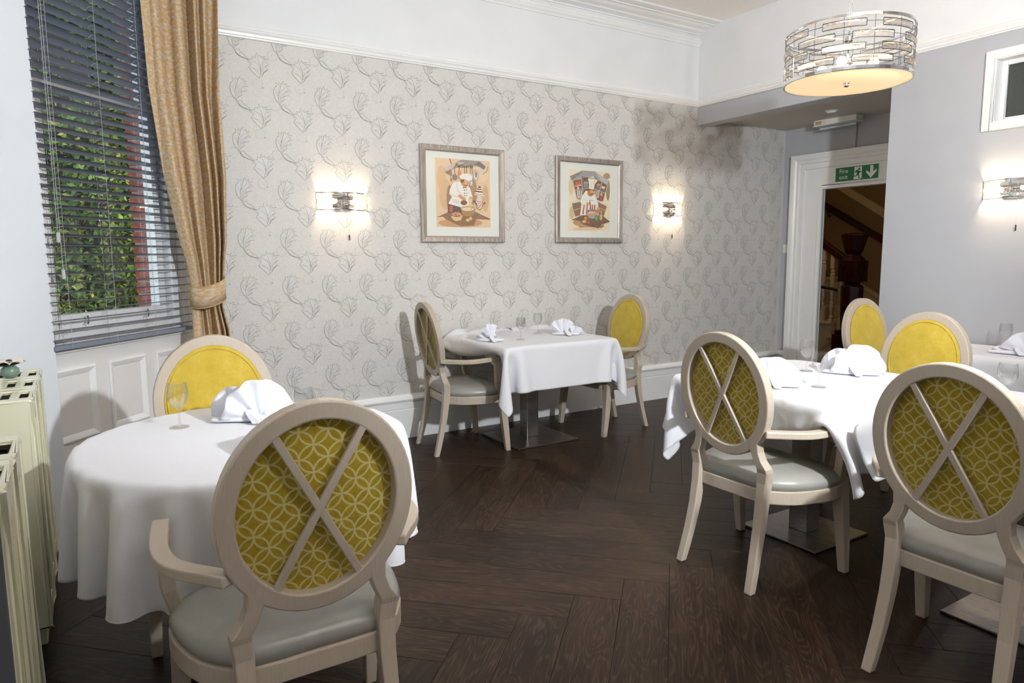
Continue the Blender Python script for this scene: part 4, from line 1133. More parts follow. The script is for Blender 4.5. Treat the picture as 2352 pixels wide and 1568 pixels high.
def make_sconce():
    """wall lamp; local: wall plane at y=0, room towards -y"""
    root = empty('wall_lamp', (0, 0, 0))
    W2, Dp, H2 = 0.178, 0.085, 0.058
    # shallow arc
    R = (W2**2+Dp**2)/(2*Dp); hh = math.asin(W2/R)
    def ap(u, z): a = -PI/2+hh*u; return Vector((R*math.cos(a), R-Dp+R*math.sin(a), z))
    for z, nm in ((H2, 'top_rail'), (-H2, 'bottom_rail')):
        m = MB(); m.sweep([ap(-1+2*i/16, z) for i in range(17)], [(-0.002, -0.003), (0.002, -0.003), (0.002, 0.003), (-0.002, 0.003)], (0, 0, 1)); m.build(nm, 'chrome', root)
    m = MB(); m.box((-0.075, -0.02, -0.045), (0.075, -0.001, 0.045)); m.box((-0.012, -0.05, -0.02), (0.012, -0.02, 0.02)); m.build('back_plate', 'chrome', root, bevel=0.003)
    rows = [0.0385, 0.0, -0.0385]
    for i, z in enumerate(rows):
        cs = ((-0.52, 0.44), (0.5, 0.44)) if i % 2 == 0 else ((-0.80, 0.19), (-0.02, 0.46), (0.79, 0.19))
        for c, hw in cs:
            f = MB(); n = 6; P_ = [ap(c-hw+2*hw*k/n, z) for k in range(n+1)]
            for dz in (-0.0165, 0.0165): f.tube([p+Vector((0, 0, dz)) for p in P_], 0.0015, 5)
            for p in (P_[0], P_[-1]): f.tube([p+Vector((0, 0, -0.0165)), p+Vector((0, 0, 0.0165))], 0.0015, 5)
            fo = f.build('crystal_frame', 'dark_chrome', root, fix=False)
            g = MB(); t_ = 0.0145; Q = [ap(c-hw*0.93+2*hw*0.93*k/n, z) for k in range(n+1)]
            g.sweep(Q, [(-0.006, -t_*0.55), (-0.006, t_*0.55), (-0.001, t_), (0.007, t_*0.55), (0.007, -t_*0.55), (-0.001, -t_)], (0, 0, 1), scales=[0.6]+[1]*(n-1)+[0.6]); g.build('crystal_bar', 'crystal', fo, fix=False)
        m = MB()
    m = MB()
    for u in (-1, -0.05, 0.05, 1): m.tube([ap(u, -H2), ap(u, H2)], 0.0015, 5)
    for s in (-1, 1): m.tube([ap(s, H2), Vector((ap(s, 0).x, -0.004, H2))], 0.002, 5); m.tube([ap(s, -H2), Vector((ap(s, 0).x, -0.004, -H2))], 0.002, 5)
    m.build('wire_cage', 'dark_chrome', root, fix=False)
    for s in (-1, 1):
        m = MB(); m.tube([Vector((s*0.015, -0.042, 0)), Vector((s*0.05, -0.042, 0))], 0.008, 10); h = m.build('bulb_holder', 'chrome', root)
        b = MB(); b.lathe([(0.001, -0.02), (0.012, -0.016), (0.017, -0.004), (0.017, 0.006), (0.011, 0.016), (0.001, 0.02)], 14, closed=False); b.v = [(s*0.078+z*1.2, -0.042+y, x) for x, y, z in b.v]
        b.build('bulb', 'bulb_glow', h, smooth=True, fix=False)
    m = MB(); m.tube([Vector((0.035, -0.03, -0.045)), Vector((0.035, -0.028, -0.222))], 0.0008, 5); m.build('pull_cord', 'cord_grey', root)
    m = MB(); m.lathe([(0.001, -0.262), (0.0045, -0.258), (0.004, -0.226), (0.001, -0.222)], 10, (0.035, -0.028, 0), closed=False); m.build('cord_pull', 'dark_iron', root)
    bake_tree(root)
    return root
SC = make_sconce()
for i, (x, y, z, rz, lb) in enumerate(((1.575, D, 1.720, 0, 'glowing crystal wall lamp left of the two chef pictures'), (4.640, D, 1.755, 0, 'smaller looking crystal wall lamp on the patterned wall right of the pictures'), (XR, 2.07, 1.742, -PI/2, 'crystal wall lamp on the plain grey wall, cut by the right edge'))):
    o = SC if i == 0 else copy_tree(SC)
    o.location = (x, y, z); o.rotation_euler = (0, 0, rz); setp(o, lb, 'lamp', 'crystal wall lamps')
    for s in (-1, 1):
        l = light('bulb_light', 'POINT', (s*0.095, -0.045, 0.0), 10 if i == 0 else 5.2, (1.0, 0.78, 0.52), shadow_soft_size=0.014); l.parent = o

# ------------------------------------------------------------------ pictures
def text_mesh(body, size, mat, parent, M4, name='lettering', shear=0.0, extrude=0.0003, align='CENTER'):
    cu = bpy.data.curves.new('t', 'FONT'); cu.body = body; cu.size = size; cu.shear = shear; cu.extrude = extrude; cu.align_x = align; cu.align_y = 'CENTER'; cu.resolution_u = 3
    o = bpy.data.objects.new('t', cu); COL.objects.link(o)
    dg = bpy.context.evaluated_depsgraph_get(); dg.update()
    me = bpy.data.meshes.new_from_object(o.evaluated_get(dg)); me.name = name
    bpy.data.objects.remove(o, do_unlink=True)
    me.transform(M4); me.materials.clear(); me.materials.append(M[mat])
    r = bpy.data.objects.new(name, me); COL.objects.link(r); r.parent = parent; return r
class Art:
    """flat print: layered colour shapes, coordinates taken on the print (u 0..1, v 0..1 downward)"""
    def __init__(s, x0, x1, z0, z1, y, quad): s.b = (x0, x1, z0, z1, y); s.q = quad; s.m = MB(); s.k = 0
    def uv(s, x, y):
        (tlx, tly), (trx, try_), (brx, bry), (blx, bly) = s.q
        u = (x-(tlx+blx)/2)/((trx+brx)/2-(tlx+blx)/2); yt = tly+(try_-tly)*u; yb = bly+(bry-bly)*u
        return u, (y-yt)/(yb-yt)
    def add(s, pts, col):
        s.k += 1; x0, x1, z0, z1, y = s.b; out = []
        for p in pts:
            u, v = s.uv(*p); u = min(max(u, 0), 1); v = min(max(v, 0), 1)
            out.append((x0+(x1-x0)*u, y-0.00006*s.k, z1+(z0-z1)*v))
        s.m.poly(out, srgb(*col))
    def ell(s, cx, cy, rx, ry, col, n=20, rot=0):
        c, d = math.cos(rot), math.sin(rot)
        s.add([(cx+rx*math.cos(2*PI*i/n)*c-ry*math.sin(2*PI*i/n)*d, cy+rx*math.cos(2*PI*i/n)*d+ry*math.sin(2*PI*i/n)*c) for i in range(n)], col)
    def line(s, pts, w, col):
        for i in range(len(pts)-1):
            (a, b), (c, d) = pts[i], pts[i+1]; l = math.hypot(c-a, d-b) or 1; nx, ny = -(d-b)/l*w/2, (c-a)/l*w/2
            s.add([(a+nx, b+ny), (c+nx, d+ny), (c-nx, d-ny), (a-nx, b-ny)], col)
def picture(x0, x1, z0, z1, label, draw):
    cx = (x0+x1)/2; cz = (z0+z1)/2
    root = empty('framed_picture', (cx, D, cz), 0, label, 'picture', 'framed chef prints')
    hw, hh = (x1-x0)/2, (z1-z0)/2; fw = 0.046
    # mitred bars
    for k in range(4):
        m = MB(); prof = [(0, 0.004), (0, 0.026), (0.006, 0.030), (fw-0.01, 0.026), (fw, 0.018), (fw, 0.004)]
        cs = [(-hw, -hh, 1, 1), (hw, -hh, -1, 1), (hw, hh, -1, -1), (-hw, hh, 1, -1)]
        vs = []
        for (X, Z, sx, sz) in (cs[k], cs[(k+1) % 4]):
            for i_, d_ in prof: vs.append((X+sx*i_, -d_, Z+sz*i_))
        n = len(prof); m.add(vs, [(j, (j+1) % n, n+(j+1) % n, n+j) for j in range(n)]+[tuple(range(n)), tuple(reversed(range(n, 2*n)))])
        m.build('frame_bar', 'pewter_frame', root)
    m = MB(); m.box((-hw+0.02, -0.012, -hh+0.02), (hw-0.02, -0.002, hh-0.02)); m.build('mat_board', 'mat_board', root)
    draw(root, hw, hh)
    m = MB(); m.add([(-hw+fw-0.004, -0.0185, -hh+fw-0.004), (hw-fw+0.004, -0.0185, -hh+fw-0.004), (hw-fw+0.004, -0.0185, hh-fw+0.004), (-hw+fw-0.004, -0.0185, hh-fw+0.004)], [(0, 1, 2, 3)]); m.build('glazing', 'picture_glass', root, fix=False)
def art_left(root, hw, hh):
    # print area in picture coordinates
    a = Art(-0.233, 0.233, -0.24, 0.262, -0.0125, [(90, 112), (1228, 190), (1237, 1465), (112, 1445)])
    E = a.ell; Aa = a.add; Ln = a.line
    Aa([(90, 112), (1228, 190), (1237, 1465), (112, 1445)], (226, 196, 160))
    for x, y, rx, ry, c in ((220, 500, 90, 240, (214, 178, 136)), (1130, 900, 70, 260, (205, 168, 124)), (600, 1370, 460, 90, (196, 146, 100)), (300, 820, 120, 300, (212, 176, 134)), (1050, 420, 150, 160, (232, 204, 170)), (860, 760, 90, 260, (170, 126, 86)), (380, 900, 60, 260, (150, 112, 80))): E(x, y, rx, ry, c)
    Aa([(130, 1262), (330, 1180), (640, 1140), (900, 1160), (1236, 1300), (1236, 1310), (930, 1300), (880, 1420), (600, 1435), (420, 1360), (300, 1300), (240, 1250)], (128, 88, 58))
    Ln([(130, 1262), (330, 1175), (640, 1138), (900, 1158), (1236, 1302)], 10, (70, 44, 32))
    # pot rack
    Aa([(268, 310), (640, 155), (1000, 185), (1140, 285), (1110, 350), (980, 285), (700, 250), (300, 395)], (140, 138, 140))
    Aa([(268, 310), (500, 210), (700, 200), (640, 240), (300, 380)], (196, 184, 168))
    Aa([(1000, 185), (1140, 285), (1110, 350), (1000, 280), (900, 250)], (92, 94, 104))
    Aa([(300, 395), (430, 340), (440, 470), (320, 420)], (110, 98, 90)); Aa([(970, 440), (1110, 350), (1070, 330), (980, 400)], (190, 200, 216))
    Ln([(390, 130), (430, 240)], 14, (84, 80, 80)); Ln([(1040, 190), (1020, 240)], 12, (84, 80, 80)); Ln([(1190, 290), (1160, 380), (1080, 430)], 14, (150, 104, 66))
    Ln([(385, 350), (420, 560)], 16, (140, 92, 66)); E(420, 540, 20, 40, (150, 90, 60)); Ln([(485, 280), (492, 430)], 14, (60, 62, 66)); E(492, 490, 52, 62, (104, 112, 128))
    Aa([(570, 350), (600, 350), (626, 400), (622, 530), (552, 525), (552, 390)], (206, 134, 62)); Ln([(582, 270), (585, 350)], 12, (70, 50, 40))
    for x in (695, 735, 812, 852): Ln([(x, 260), (x+5, 420)], 12, (112, 92, 80))
    E(925, 460, 64, 115, (170, 168, 168)); E(930, 455, 38, 88, (226, 222, 214)); E(932, 440, 20, 60, (128, 92, 68))
    # chef
    Aa([(335, 1175), (345, 1000), (460, 1020), (610, 1060), (620, 1160), (400, 1170)], (38, 44, 54)); Aa([(385, 1030), (445, 1045), (430, 1150), (372, 1155)], (204, 52, 38))
    Aa([(450, 590), (590, 575), (700, 640), (800, 690), (850, 860), (840, 960), (740, 1050), (600, 1070), (345, 1000), (420, 860), (370, 820), (380, 720)], (238, 236, 232))
    Ln([(450, 590), (380, 720), (370, 820), (420, 865), (345, 1000), (600, 1070)], 7, (120, 90, 70)); Ln([(530, 600), (545, 740), (640, 850)], 7, (196, 176, 156)); Ln([(370, 820), (540, 865)], 7, (180, 160, 140))
    Aa([(440, 905), (580, 940), (555, 1010), (440, 980)], (222, 218, 210))
    Aa([(540, 850), (590, 820), (720, 900), (710, 935), (640, 930)], (216, 146, 88)); Aa([(780, 870), (835, 860), (838, 930), (800, 920)], (216, 146, 88))
    Aa([(600, 550), (690, 560), (775, 610), (740, 670), (680, 680), (630, 640)], (206, 138, 92)); Aa([(605, 540), (690, 540), (650, 600), (620, 590)], (56, 36, 28)); E(715, 610, 26, 18, (232, 176, 130)); Ln([(690, 645), (745, 655)], 12, (50, 30, 26)); Ln([(650, 690), (735, 690)], 18, (150, 36, 34))
    Aa([(585, 470), (620, 435), (760, 420), (850, 470), (850, 540), (780, 580), (700, 530), (600, 520)], (240, 238, 236)); Ln([(600, 520), (700, 532), (780, 580)], 8, (170, 140, 110))
    for y in (738, 798, 845): Ln([(670, y), (695, y)], 16, (50, 54, 60)); Ln([(715, y), (735, y)], 16, (50, 54, 60))
    Aa([(765, 900), (830, 900), (830, 1050), (770, 1060)], (226, 196, 140)); E(668, 980, 70, 48, (110, 66, 50)); E(820, 605, 42, 60, (160, 158, 156)); E(830, 605, 22, 45, (214, 210, 204))
    # bowls
    Aa([(595, 1090), (920, 1090), (860, 1220), (780, 1250), (680, 1240), (630, 1180)], (166, 122, 78)); E(757, 1090, 163, 50, (196, 156, 108)); E(750, 1105, 120, 36, (232, 208, 172)); Ln([(800, 1120), (890, 1020)], 10, (120, 116, 110))
    Aa([(383, 1210), (648, 1210), (600, 1320), (510, 1340), (430, 1310)], (222, 188, 130)); E(515, 1205, 132, 50, (120, 62, 38))
    for x, y in ((440, 1200), (490, 1180), (530, 1215), (580, 1200), (460, 1225), (540, 1180), (600, 1225)): E(x, y, 30, 22, (200, 138, 100))
    E(740, 1320, 42, 32, (216, 180, 84)); E(805, 1285, 36, 30, (222, 190, 96))
    # cake stand
    Aa([(905, 740), (1060, 760), (1075, 820), (905, 800)], (236, 226, 208)); Aa([(905, 745), (1062, 765), (1060, 790), (905, 770)], (62, 40, 34)); Aa([(935, 690), (1040, 705), (1050, 760), (930, 745)], (236, 226, 208)); Aa([(938, 705), (1042, 715), (1040, 735), (936, 725)], (62, 40, 34)); E(1000, 680, 32, 14, (66, 42, 34))
    Aa([(880, 808), (1105, 840), (1100, 860), (885, 828)], (228, 226, 220)); Aa([(965, 850), (1020, 850), (1040, 950), (940, 940)], (216, 214, 212))
    Aa([(895, 940), (1065, 965), (975, 1085)], (236, 232, 230))
    for i in range(4):
        for j in range(4-i):
            if True: E(915+j*45+i*22+(0), 955+i*36+j*6, 15, 12, (196, 44, 56), 8)
    Ln([(900, 950), (940, 1090), (1000, 1125), (1045, 1080), (1080, 990)], 9, (70, 66, 66)); E(885, 950, 20, 16, (60, 50, 46)); E(1100, 990, 22, 16, (60, 50, 46))
    a.m.build('print', 'print_ink', root, colors=True, fix=False)
    R = Matrix.Translation((0.005, -0.0165, 0.214)) @ Matrix.Rotation(PI/2, 4, 'X'); text_mesh('Patisserie', 0.040, 'dark_iron', root, R, 'lettering', 0.3)
def art_right(root, hw, hh):
    a = Art(-0.222, 0.222, -0.25, 0.25, -0.0125, [(130, 105), (1180, 190), (1170, 1540), (110, 1510)])
    E = a.ell; Aa = a.add; Ln = a.line
    Aa([(130, 105), (1180, 190), (1170, 1540), (110, 1510)], (234, 222, 194))
    for x, y, rx, ry, c in ((180, 500, 60, 200, (218, 198, 158)), (1120, 600, 50, 240, (150, 128, 90)), (700, 1420, 330, 70, (150, 104, 78)), (650, 1330, 430, 110, (186, 140, 100)), (200, 1100, 60, 150, (206, 180, 140)), (1080, 280, 90, 70, (168, 140, 100)), (600, 1480, 380, 40, (228, 196, 160))): E(x, y, rx, ry, c)
    # dresser
    Aa([(205, 370), (700, 290), (1110, 480), (990, 850), (320, 790)], (92, 62, 48))
    Aa([(150, 265), (470, 140), (780, 165), (1145, 385), (1100, 470), (830, 330), (620, 285), (190, 360)], (150, 154, 156)); Aa([(780, 165), (1145, 385), (1100, 470), (900, 350)], (178, 184, 190)); Aa([(150, 265), (470, 140), (450, 200), (190, 355)], (112, 118, 122))
    for p in ([(215, 370), (325, 790)], [(435, 345), (475, 640)], [(1110, 470), (990, 855)], [(950, 430), (900, 620)]): Ln(p, 18, (206, 192, 168))
    Ln([(270, 580), (600, 545)], 14, (206, 192, 168)); Ln([(760, 560), (1040, 670)], 14, (206, 192, 168)); Ln([(200, 365), (620, 300), (830, 340), (1095, 480)], 16, (200, 170, 140))
    Aa([(160, 860), (400, 790), (440, 840), (160, 890)], (220, 212, 200)); Aa([(820, 800), (1110, 940), (1095, 970), (830, 850)], (220, 212, 200))
    Aa([(200, 890), (430, 850), (420, 1160), (285, 1195)], (120, 86, 66)); Aa([(860, 860), (1090, 970), (1010, 1200), (880, 1180)], (132, 94, 66)); Ln([(245, 1045), (410, 1000)], 12, (214, 196, 160)); Ln([(870, 990), (1040, 1060)], 12, (214, 196, 160))
    Aa([(285, 395), (410, 390), (420, 465), (280, 475)], (206, 64, 52)); Aa([(270, 490), (425, 462), (425, 480), (275, 503)], (236, 232, 224)); E(350, 540, 26, 40, (220, 206, 180))
    Aa([(480, 420), (600, 415), (595, 520), (495, 530)], (118, 130, 146)); E(540, 415, 58, 18, (160, 170, 184))
    for x in (320, 365, 412): Aa([(x, 590), (x+24, 590), (x+50, 770), (x+24, 780)], (238, 236, 230))
    for x in (765, 805, 845, 880): Aa([(x, 600), (x+16, 600), (x-10, 780), (x-28, 770)], (238, 236, 230))
    E(858, 520, 50, 55, (100, 108, 124)); E(865, 470, 46, 26, (212, 150, 70)); E(985, 590, 45, 45, (104, 108, 116)); Aa([(945, 500), (1045, 520), (1025, 570), (945, 550)], (232, 214, 180)); Aa([(905, 740), (970, 750), (960, 830), (895, 810)], (196, 44, 38)); Aa([(915, 650), (975, 665), (975, 740), (910, 720)], (196, 170, 120))
    # chef
    Aa([(180, 1270), (420, 1170), (680, 1160), (990, 1190), (1165, 1310), (1165, 1330), (950, 1380), (880, 1470), (640, 1420), (450, 1360), (400, 1290)], (96, 62, 50))
    Aa([(440, 920), (560, 930), (790, 890), (830, 1130), (400, 1160)], (238, 234, 230))
    for x in (480, 560, 640, 690, 745): Aa([(x+10, 930), (x+40, 925), (x+24+(x-600)*0.12, 1145), (x-10+(x-600)*0.12, 1145)], (170, 36, 36))
    Aa([(540, 600), (500, 650), (430, 740), (400, 850), (430, 920), (560, 930), (800, 900), (870, 1000), (860, 880), (800, 740), (740, 640)], (238, 236, 230)); Ln([(500, 650), (430, 740), (400, 850), (430, 920), (560, 935)], 8, (140, 110, 84)); Ln([(480, 780), (560, 850)], 7, (190, 170, 146)); Ln([(800, 740), (860, 880), (870, 1000)], 7, (150, 120, 96))
    Aa([(560, 870), (660, 870), (680, 930), (560, 935)], (222, 146, 70)); E(870, 1040, 42, 50, (222, 140, 62))
    E(665, 655, 84, 78, (180, 112, 56)); E(700, 630, 44, 34, (222, 160, 96)); Ln([(665, 670), (735, 680)], 16, (48, 30, 24)); Ln([(580, 570), (650, 590)], 20, (50, 32, 26))
    Aa([(590, 320), (720, 275), (840, 380), (770, 460), (740, 580), (615, 560), (620, 450)], (242, 236, 224)); Ln([(690, 320), (690, 540)], 6, (190, 170, 140)); Ln([(770, 340), (740, 470)], 10, (170, 140, 110))
    Ln([(640, 815), (680, 1100)], 16, (50, 38, 36)); Ln([(680, 810), (690, 840)], 8, (60, 60, 60)); Ln([(710, 815), (716, 840)], 8, (60, 60, 60))
    # bowl and vegetables
    Aa([(545, 1080), (865, 1090), (820, 1220), (720, 1250), (610, 1220)], (150, 158, 174)); E(705, 1085, 160, 55, (112, 116, 126)); E(705, 1115, 135, 42, (226, 146, 92)); E(690, 1105, 80, 18, (238, 182, 130))
    E(825, 1245, 60, 82, (62, 108, 60)); E(815, 1230, 34, 54, (112, 156, 92)); E(935, 1220, 34, 66, (226, 206, 160)); E(935, 1225, 22, 44, (206, 160, 60)); Ln([(935, 1060), (940, 1150)], 18, (206, 204, 190))
    E(540, 1235, 40, 40, (214, 134, 54)); E(505, 1310, 58, 34, (206, 178, 66)); E(618, 1325, 36, 34, (206, 56, 40))
    a.m.build('print', 'print_ink', root, colors=True, fix=False)
    R = Matrix.Translation((-0.01, -0.0165, 0.190)) @ Matrix.Rotation(PI/2, 4, 'X'); text_mesh('Gastronomie', 0.030, 'dark_iron', root, R, 'lettering', 0.3)
picture(2.156, 2.868, 1.450, 2.157, 'framed print of a chef mixing under a hanging rack of pans', art_left)
picture(3.364, 4.076, 1.450, 2.155, 'framed print of a chef in a striped apron before a dresser', art_right)

# ------------------------------------------------------------------ alcove fittings
def build_sign():
    y0, y1, z0, z1 = 3.702, 4.126, 2.031, 2.160
    cy = (y0+y1)/2; cz = (z0+z1)/2; w = (y1-y0); h = z1-z0
    root = empty('fire_exit_sign', (XA-0.012, cy, cz), 0, 'green fire exit sign with running figure and arrow above the doorway', 'sign')
    m = MB(); m.box((-0.003, -w/2-0.012, -h/2-0.012), (-0.0005, w/2+0.012, h/2+0.012)); m.build('backing', 'sign_white', root)
    m = MB(); m.box((-0.0042, -w/2, -h/2), (-0.003, w/2, h/2)); m.build('green_face', 'sign_green', root)
    def R(yoff, zoff): return Matrix.Translation((-0.0046, yoff, zoff)) @ Matrix.Rotation(-PI/2, 4, 'Z') @ Matrix.Rotation(PI/2, 4, 'X')
    text_mesh('Fire', 0.058, 'sign_white', root, R(w/2-0.082, 0.027), 'lettering')
    text_mesh('exit', 0.058, 'sign_white', root, R(w/2-0.082, -0.027), 'lettering')
    # pictogram: coordinates px in zoom of the sign
    def pt(x, y):   # x: 1110..1878 left->right, sheared rows
        u = (x-1108)/(1872-1108); top = 1155+(1062-1155)*u; bot = 1395+(1312-1395)*u
        return (0, w/2-w*u, h/2-h*(y-top)/(bot-top))
    def shape(name, polys, mat, d):
        m = MB()
        for pl in polys:
            a = [pt(*p) for p in pl]; n = len(a)
            m.add([(-d, q[1], q[2]) for q in a]+[(-0.0042, q[1], q[2]) for q in a], [tuple(range(n))]+[(i, (i+1) % n, n+(i+1) % n, n+i) for i in range(n)])
        m.build(name, mat, root)
    shape('arrow', [[(1728, 1095), (1780, 1090), (1783, 1200), (1838, 1150), (1838, 1195), (1745, 1312), (1665, 1225), (1663, 1178), (1730, 1225)]], 'sign_white', 0.0046)
    shape('door_symbol', [[(1450, 1125), (1585, 1112), (1585, 1315), (1560, 1335), (1440, 1342), (1450, 1290)]], 'sign_white', 0.0046)
    hd = [(1537+20*math.cos(2*PI*i/12), 1157+19*math.sin(2*PI*i/12)) for i in range(12)]
    shape('running_figure', [hd, [(1480, 1180), (1520, 1175), (1545, 1190), (1550, 1225), (1525, 1260), (1500, 1250), (1505, 1215), (1470, 1230), (1465, 1215)], [(1535, 1190), (1582, 1205), (1582, 1218), (1530, 1212)], [(1500, 1240), (1530, 1250), (1490, 1290), (1430, 1300), (1428, 1285), (1480, 1275)], [(1515, 1245), (1535, 1245), (1552, 1310), (1570, 1325), (1535, 1325), (1525, 1290)]], 'sign_green', 0.0051)
build_sign()
def build_fittings():
    # emergency luminaire under the alcove ceiling
    a = Vector((6.10, 4.26, 0)); root = empty('emergency_light', (6.11, 4.03, 2.6), 0, 'white bulkhead emergency light under the alcove ceiling', 'light fitting')
    m = MB(); m.box((-0.055, -0.215, -0.05), (0.055, 0.215, 0)); m.build('housing', 'plastic_white', root, bevel=0.006)
    m = MB(); m.box((-0.06, -0.222, -0.056), (0.06, 0.222, -0.05)); m.build('rim', 'plastic_white', root, bevel=0.002)
    m = MB(); n = 8
    ring = [(-0.052, -0.056), (-0.05, -0.085), (-0.03, -0.10), (0.03, -0.10), (0.05, -0.085), (0.052, -0.056)]
    vs = [(x, y, z) for y in (-0.21, 0.21) for x, z in ring]; m.add(vs, [(i, i+1, 7+i, 6+i) for i in range(5)]+[tuple(range(6)), tuple(reversed(range(6, 12)))]); m.build('clear_cover', 'window_glass', root)
    m = MB(); m.tube([Vector((0, -0.18, -0.075)), Vector((0, 0.18, -0.075))], 0.008, 10); m.build('tube', 'plastic_white', root)
    m = MB(); m.box((-0.0562, 0.13, -0.042), (-0.0555, 0.195, -0.012)); m.box((-0.0562, 0.095, -0.03), (-0.0555, 0.108, -0.024)); m.build('rating_label', 'label_print', root)
    root2 = empty('smoke_detector', (5.735, 3.845, 2.6), 0, 'round white detector on the alcove ceiling', 'detector')
    m = MB(); m.lathe([(0.055, 0), (0.055, -0.006), (0.045, -0.012)], 32); m.build('base', 'plastic_white', root2)
    m = MB(); m.lathe([(0.040, -0.012), (0.040, -0.02), (0.0, -0.022)], 32, closed=False); m.build('cover', 'plastic_white', root2, smooth=True)
    root3 = empty('light_switch', (XA, 4.648, 1.40), 0, 'square white wall switch left of the door surround', 'switch')
    m = MB(); m.box((-0.010, -0.040, -0.043), (0, 0.040, 0.043)); m.build('plate', 'plastic_white', root3, bevel=0.003)
    m = MB(); m.box((-0.014, -0.016, -0.02), (-0.010, 0.016, 0.02)); m.build('rocker', 'plastic_white', root3, bevel=0.002)
    c = MB(); c.box((-0.018, -0.016, 0), (0, 0.016, 0.27)); o = c.build('cable_trunking', 'grey_wall', None, bevel=0.002); o.location = (XA, 3.955, 2.328); setp(o, 'grey painted cable trunking from the emergency light down to the architrave', 'trunking')
build_fittings()

# ------------------------------------------------------------------ radiators, board, ornament
def radiator(y0, nsec, label):
    """three-column cast radiator, wide sections, front edge at y0"""
    ps = 0.262; xr = -0.160; xl = -0.372; H = 0.887
    root = empty('radiator', (xr, y0, 0), 0, label, 'radiator', 'cream cast-iron radiators')
    for k in range(nsec):
        y = k*ps; m = MB()
        x1 = 0.0; x0 = xl-xr; g = 0.004; ya, yb = y+g, y+ps-g
        t_ = 0.016
        # top deck with slots: bars along x, cross bars
        m.box((x0, ya, H-0.012), (x1, ya+0.05, H)); m.box((x0, yb-0.05, H-0.012), (x1, yb, H))
        nslot = 4; px = (x1-x0)/nslot
        for i in range(nslot+1):
            c = x0+i*px; w_ = 0.014 if i in (0, nslot) else 0.014
            m.box((max(c-w_, x0), ya+0.05, H-0.012), (min(c+w_, x1), yb-0.05, H))
        # sides: end stiles with a recessed flute
        sx0, sx1 = x1-t_, x1
        m.box((sx0, ya, 0.09), (sx1, ya+0.085, H-0.006)); m.box((sx0, yb-0.085, 0.09), (sx1, yb, H-0.006))
        m.box((sx0, ya+0.085, H-0.09), (sx1, yb-0.085, H-0.006)); m.box((sx0, ya+0.085, 0.09), (sx1, yb-0.085, 0.16)); m.box((sx0-0.012, ya+0.085, 0.16), (sx0+0.002, yb-0.085, H-0.09))
        m.box((x0, ya, 0.09), (x0+t_, yb, H-0.006)); m.box((x0, ya, 0.09), (x1, ya+t_, H-0.006)); m.box((x0, yb-t_, 0.09), (x1, yb, H-0.006))
        s = m.build('section', 'cream_enamel', root, bevel=0.006, segs=3)
        f = MB(); f.box((x1-0.06, ya+0.06, 0.0), (x1-0.02, yb-0.06, 0.10)); f.box((x0+0.02, ya+0.06, 0.0), (x0+0.06, yb-0.06, 0.10)); f.build('foot', 'cream_enamel', root, bevel=0.008)
    m = MB(); m.box((xl-xr+0.018, 0.02, 0.2), (-0.03, nsec*ps-0.02, 0.855)); m.build('slot_shade', 'dark_void', root)  # dark block standing in for the shade down the slots
    return root
radiator(2.745, 3, 'cream column radiator behind, nearer the window, slotted top')
radiator(1.690, 2, 'cream column radiator in front at the left edge, two slots of its top showing')
o = MB().box((0, 0, 0), (0.20, 0.014, 0.872)).build('end_board', 'slate_panel', None, bevel=0.002); o.location = (-0.368, 1.660, 0); setp(o, 'dark slate board standing against the end of the front radiator', 'board')
def ornament():
    root = empty('flower_ornament', (-0.252, 3.30, 0.887), 0.3, 'small green vase with a pale open flower on top of the radiator', 'ornament')
    m = MB(); m.lathe([(0.010, 0), (0.022, 0.004), (0.032, 0.020), (0.030, 0.036), (0.018, 0.048), (0.014, 0.054)], 24); m.build('vase', 'vase_green', root, smooth=True)
    for k in range(7):
        m = MB(); a = 2*PI*k/7
        m.grid(lambda u, v: Matrix.Rotation(a, 3, 'Z') @ Vector((0.006+0.048*v, (u-0.5)*0.05*math.sin(PI*(0.12+0.85*v)), 0.058+0.022*v-0.02*v*v+0.004*math.cos(u*2*PI))), 6, 6)
        o = m.build('petal', 'petal_white', root, smooth=True); b = o.modifiers.new('t', 'SOLIDIFY'); b.thickness = 0.0015
    m = MB(); m.lathe([(0.001, 0.056), (0.012, 0.058), (0.010, 0.07), (0.001, 0.073)], 12, closed=False); m.build('flower_centre', 'dark_iron', root, smooth=True)
    m = MB(); m.lathe([(0.02, 0.048), (0.05, 0.056), (0.02, 0.058)], 9, (-0.012, 0.004, 0)); m.build('calyx', 'dark_iron', root)
ornament()

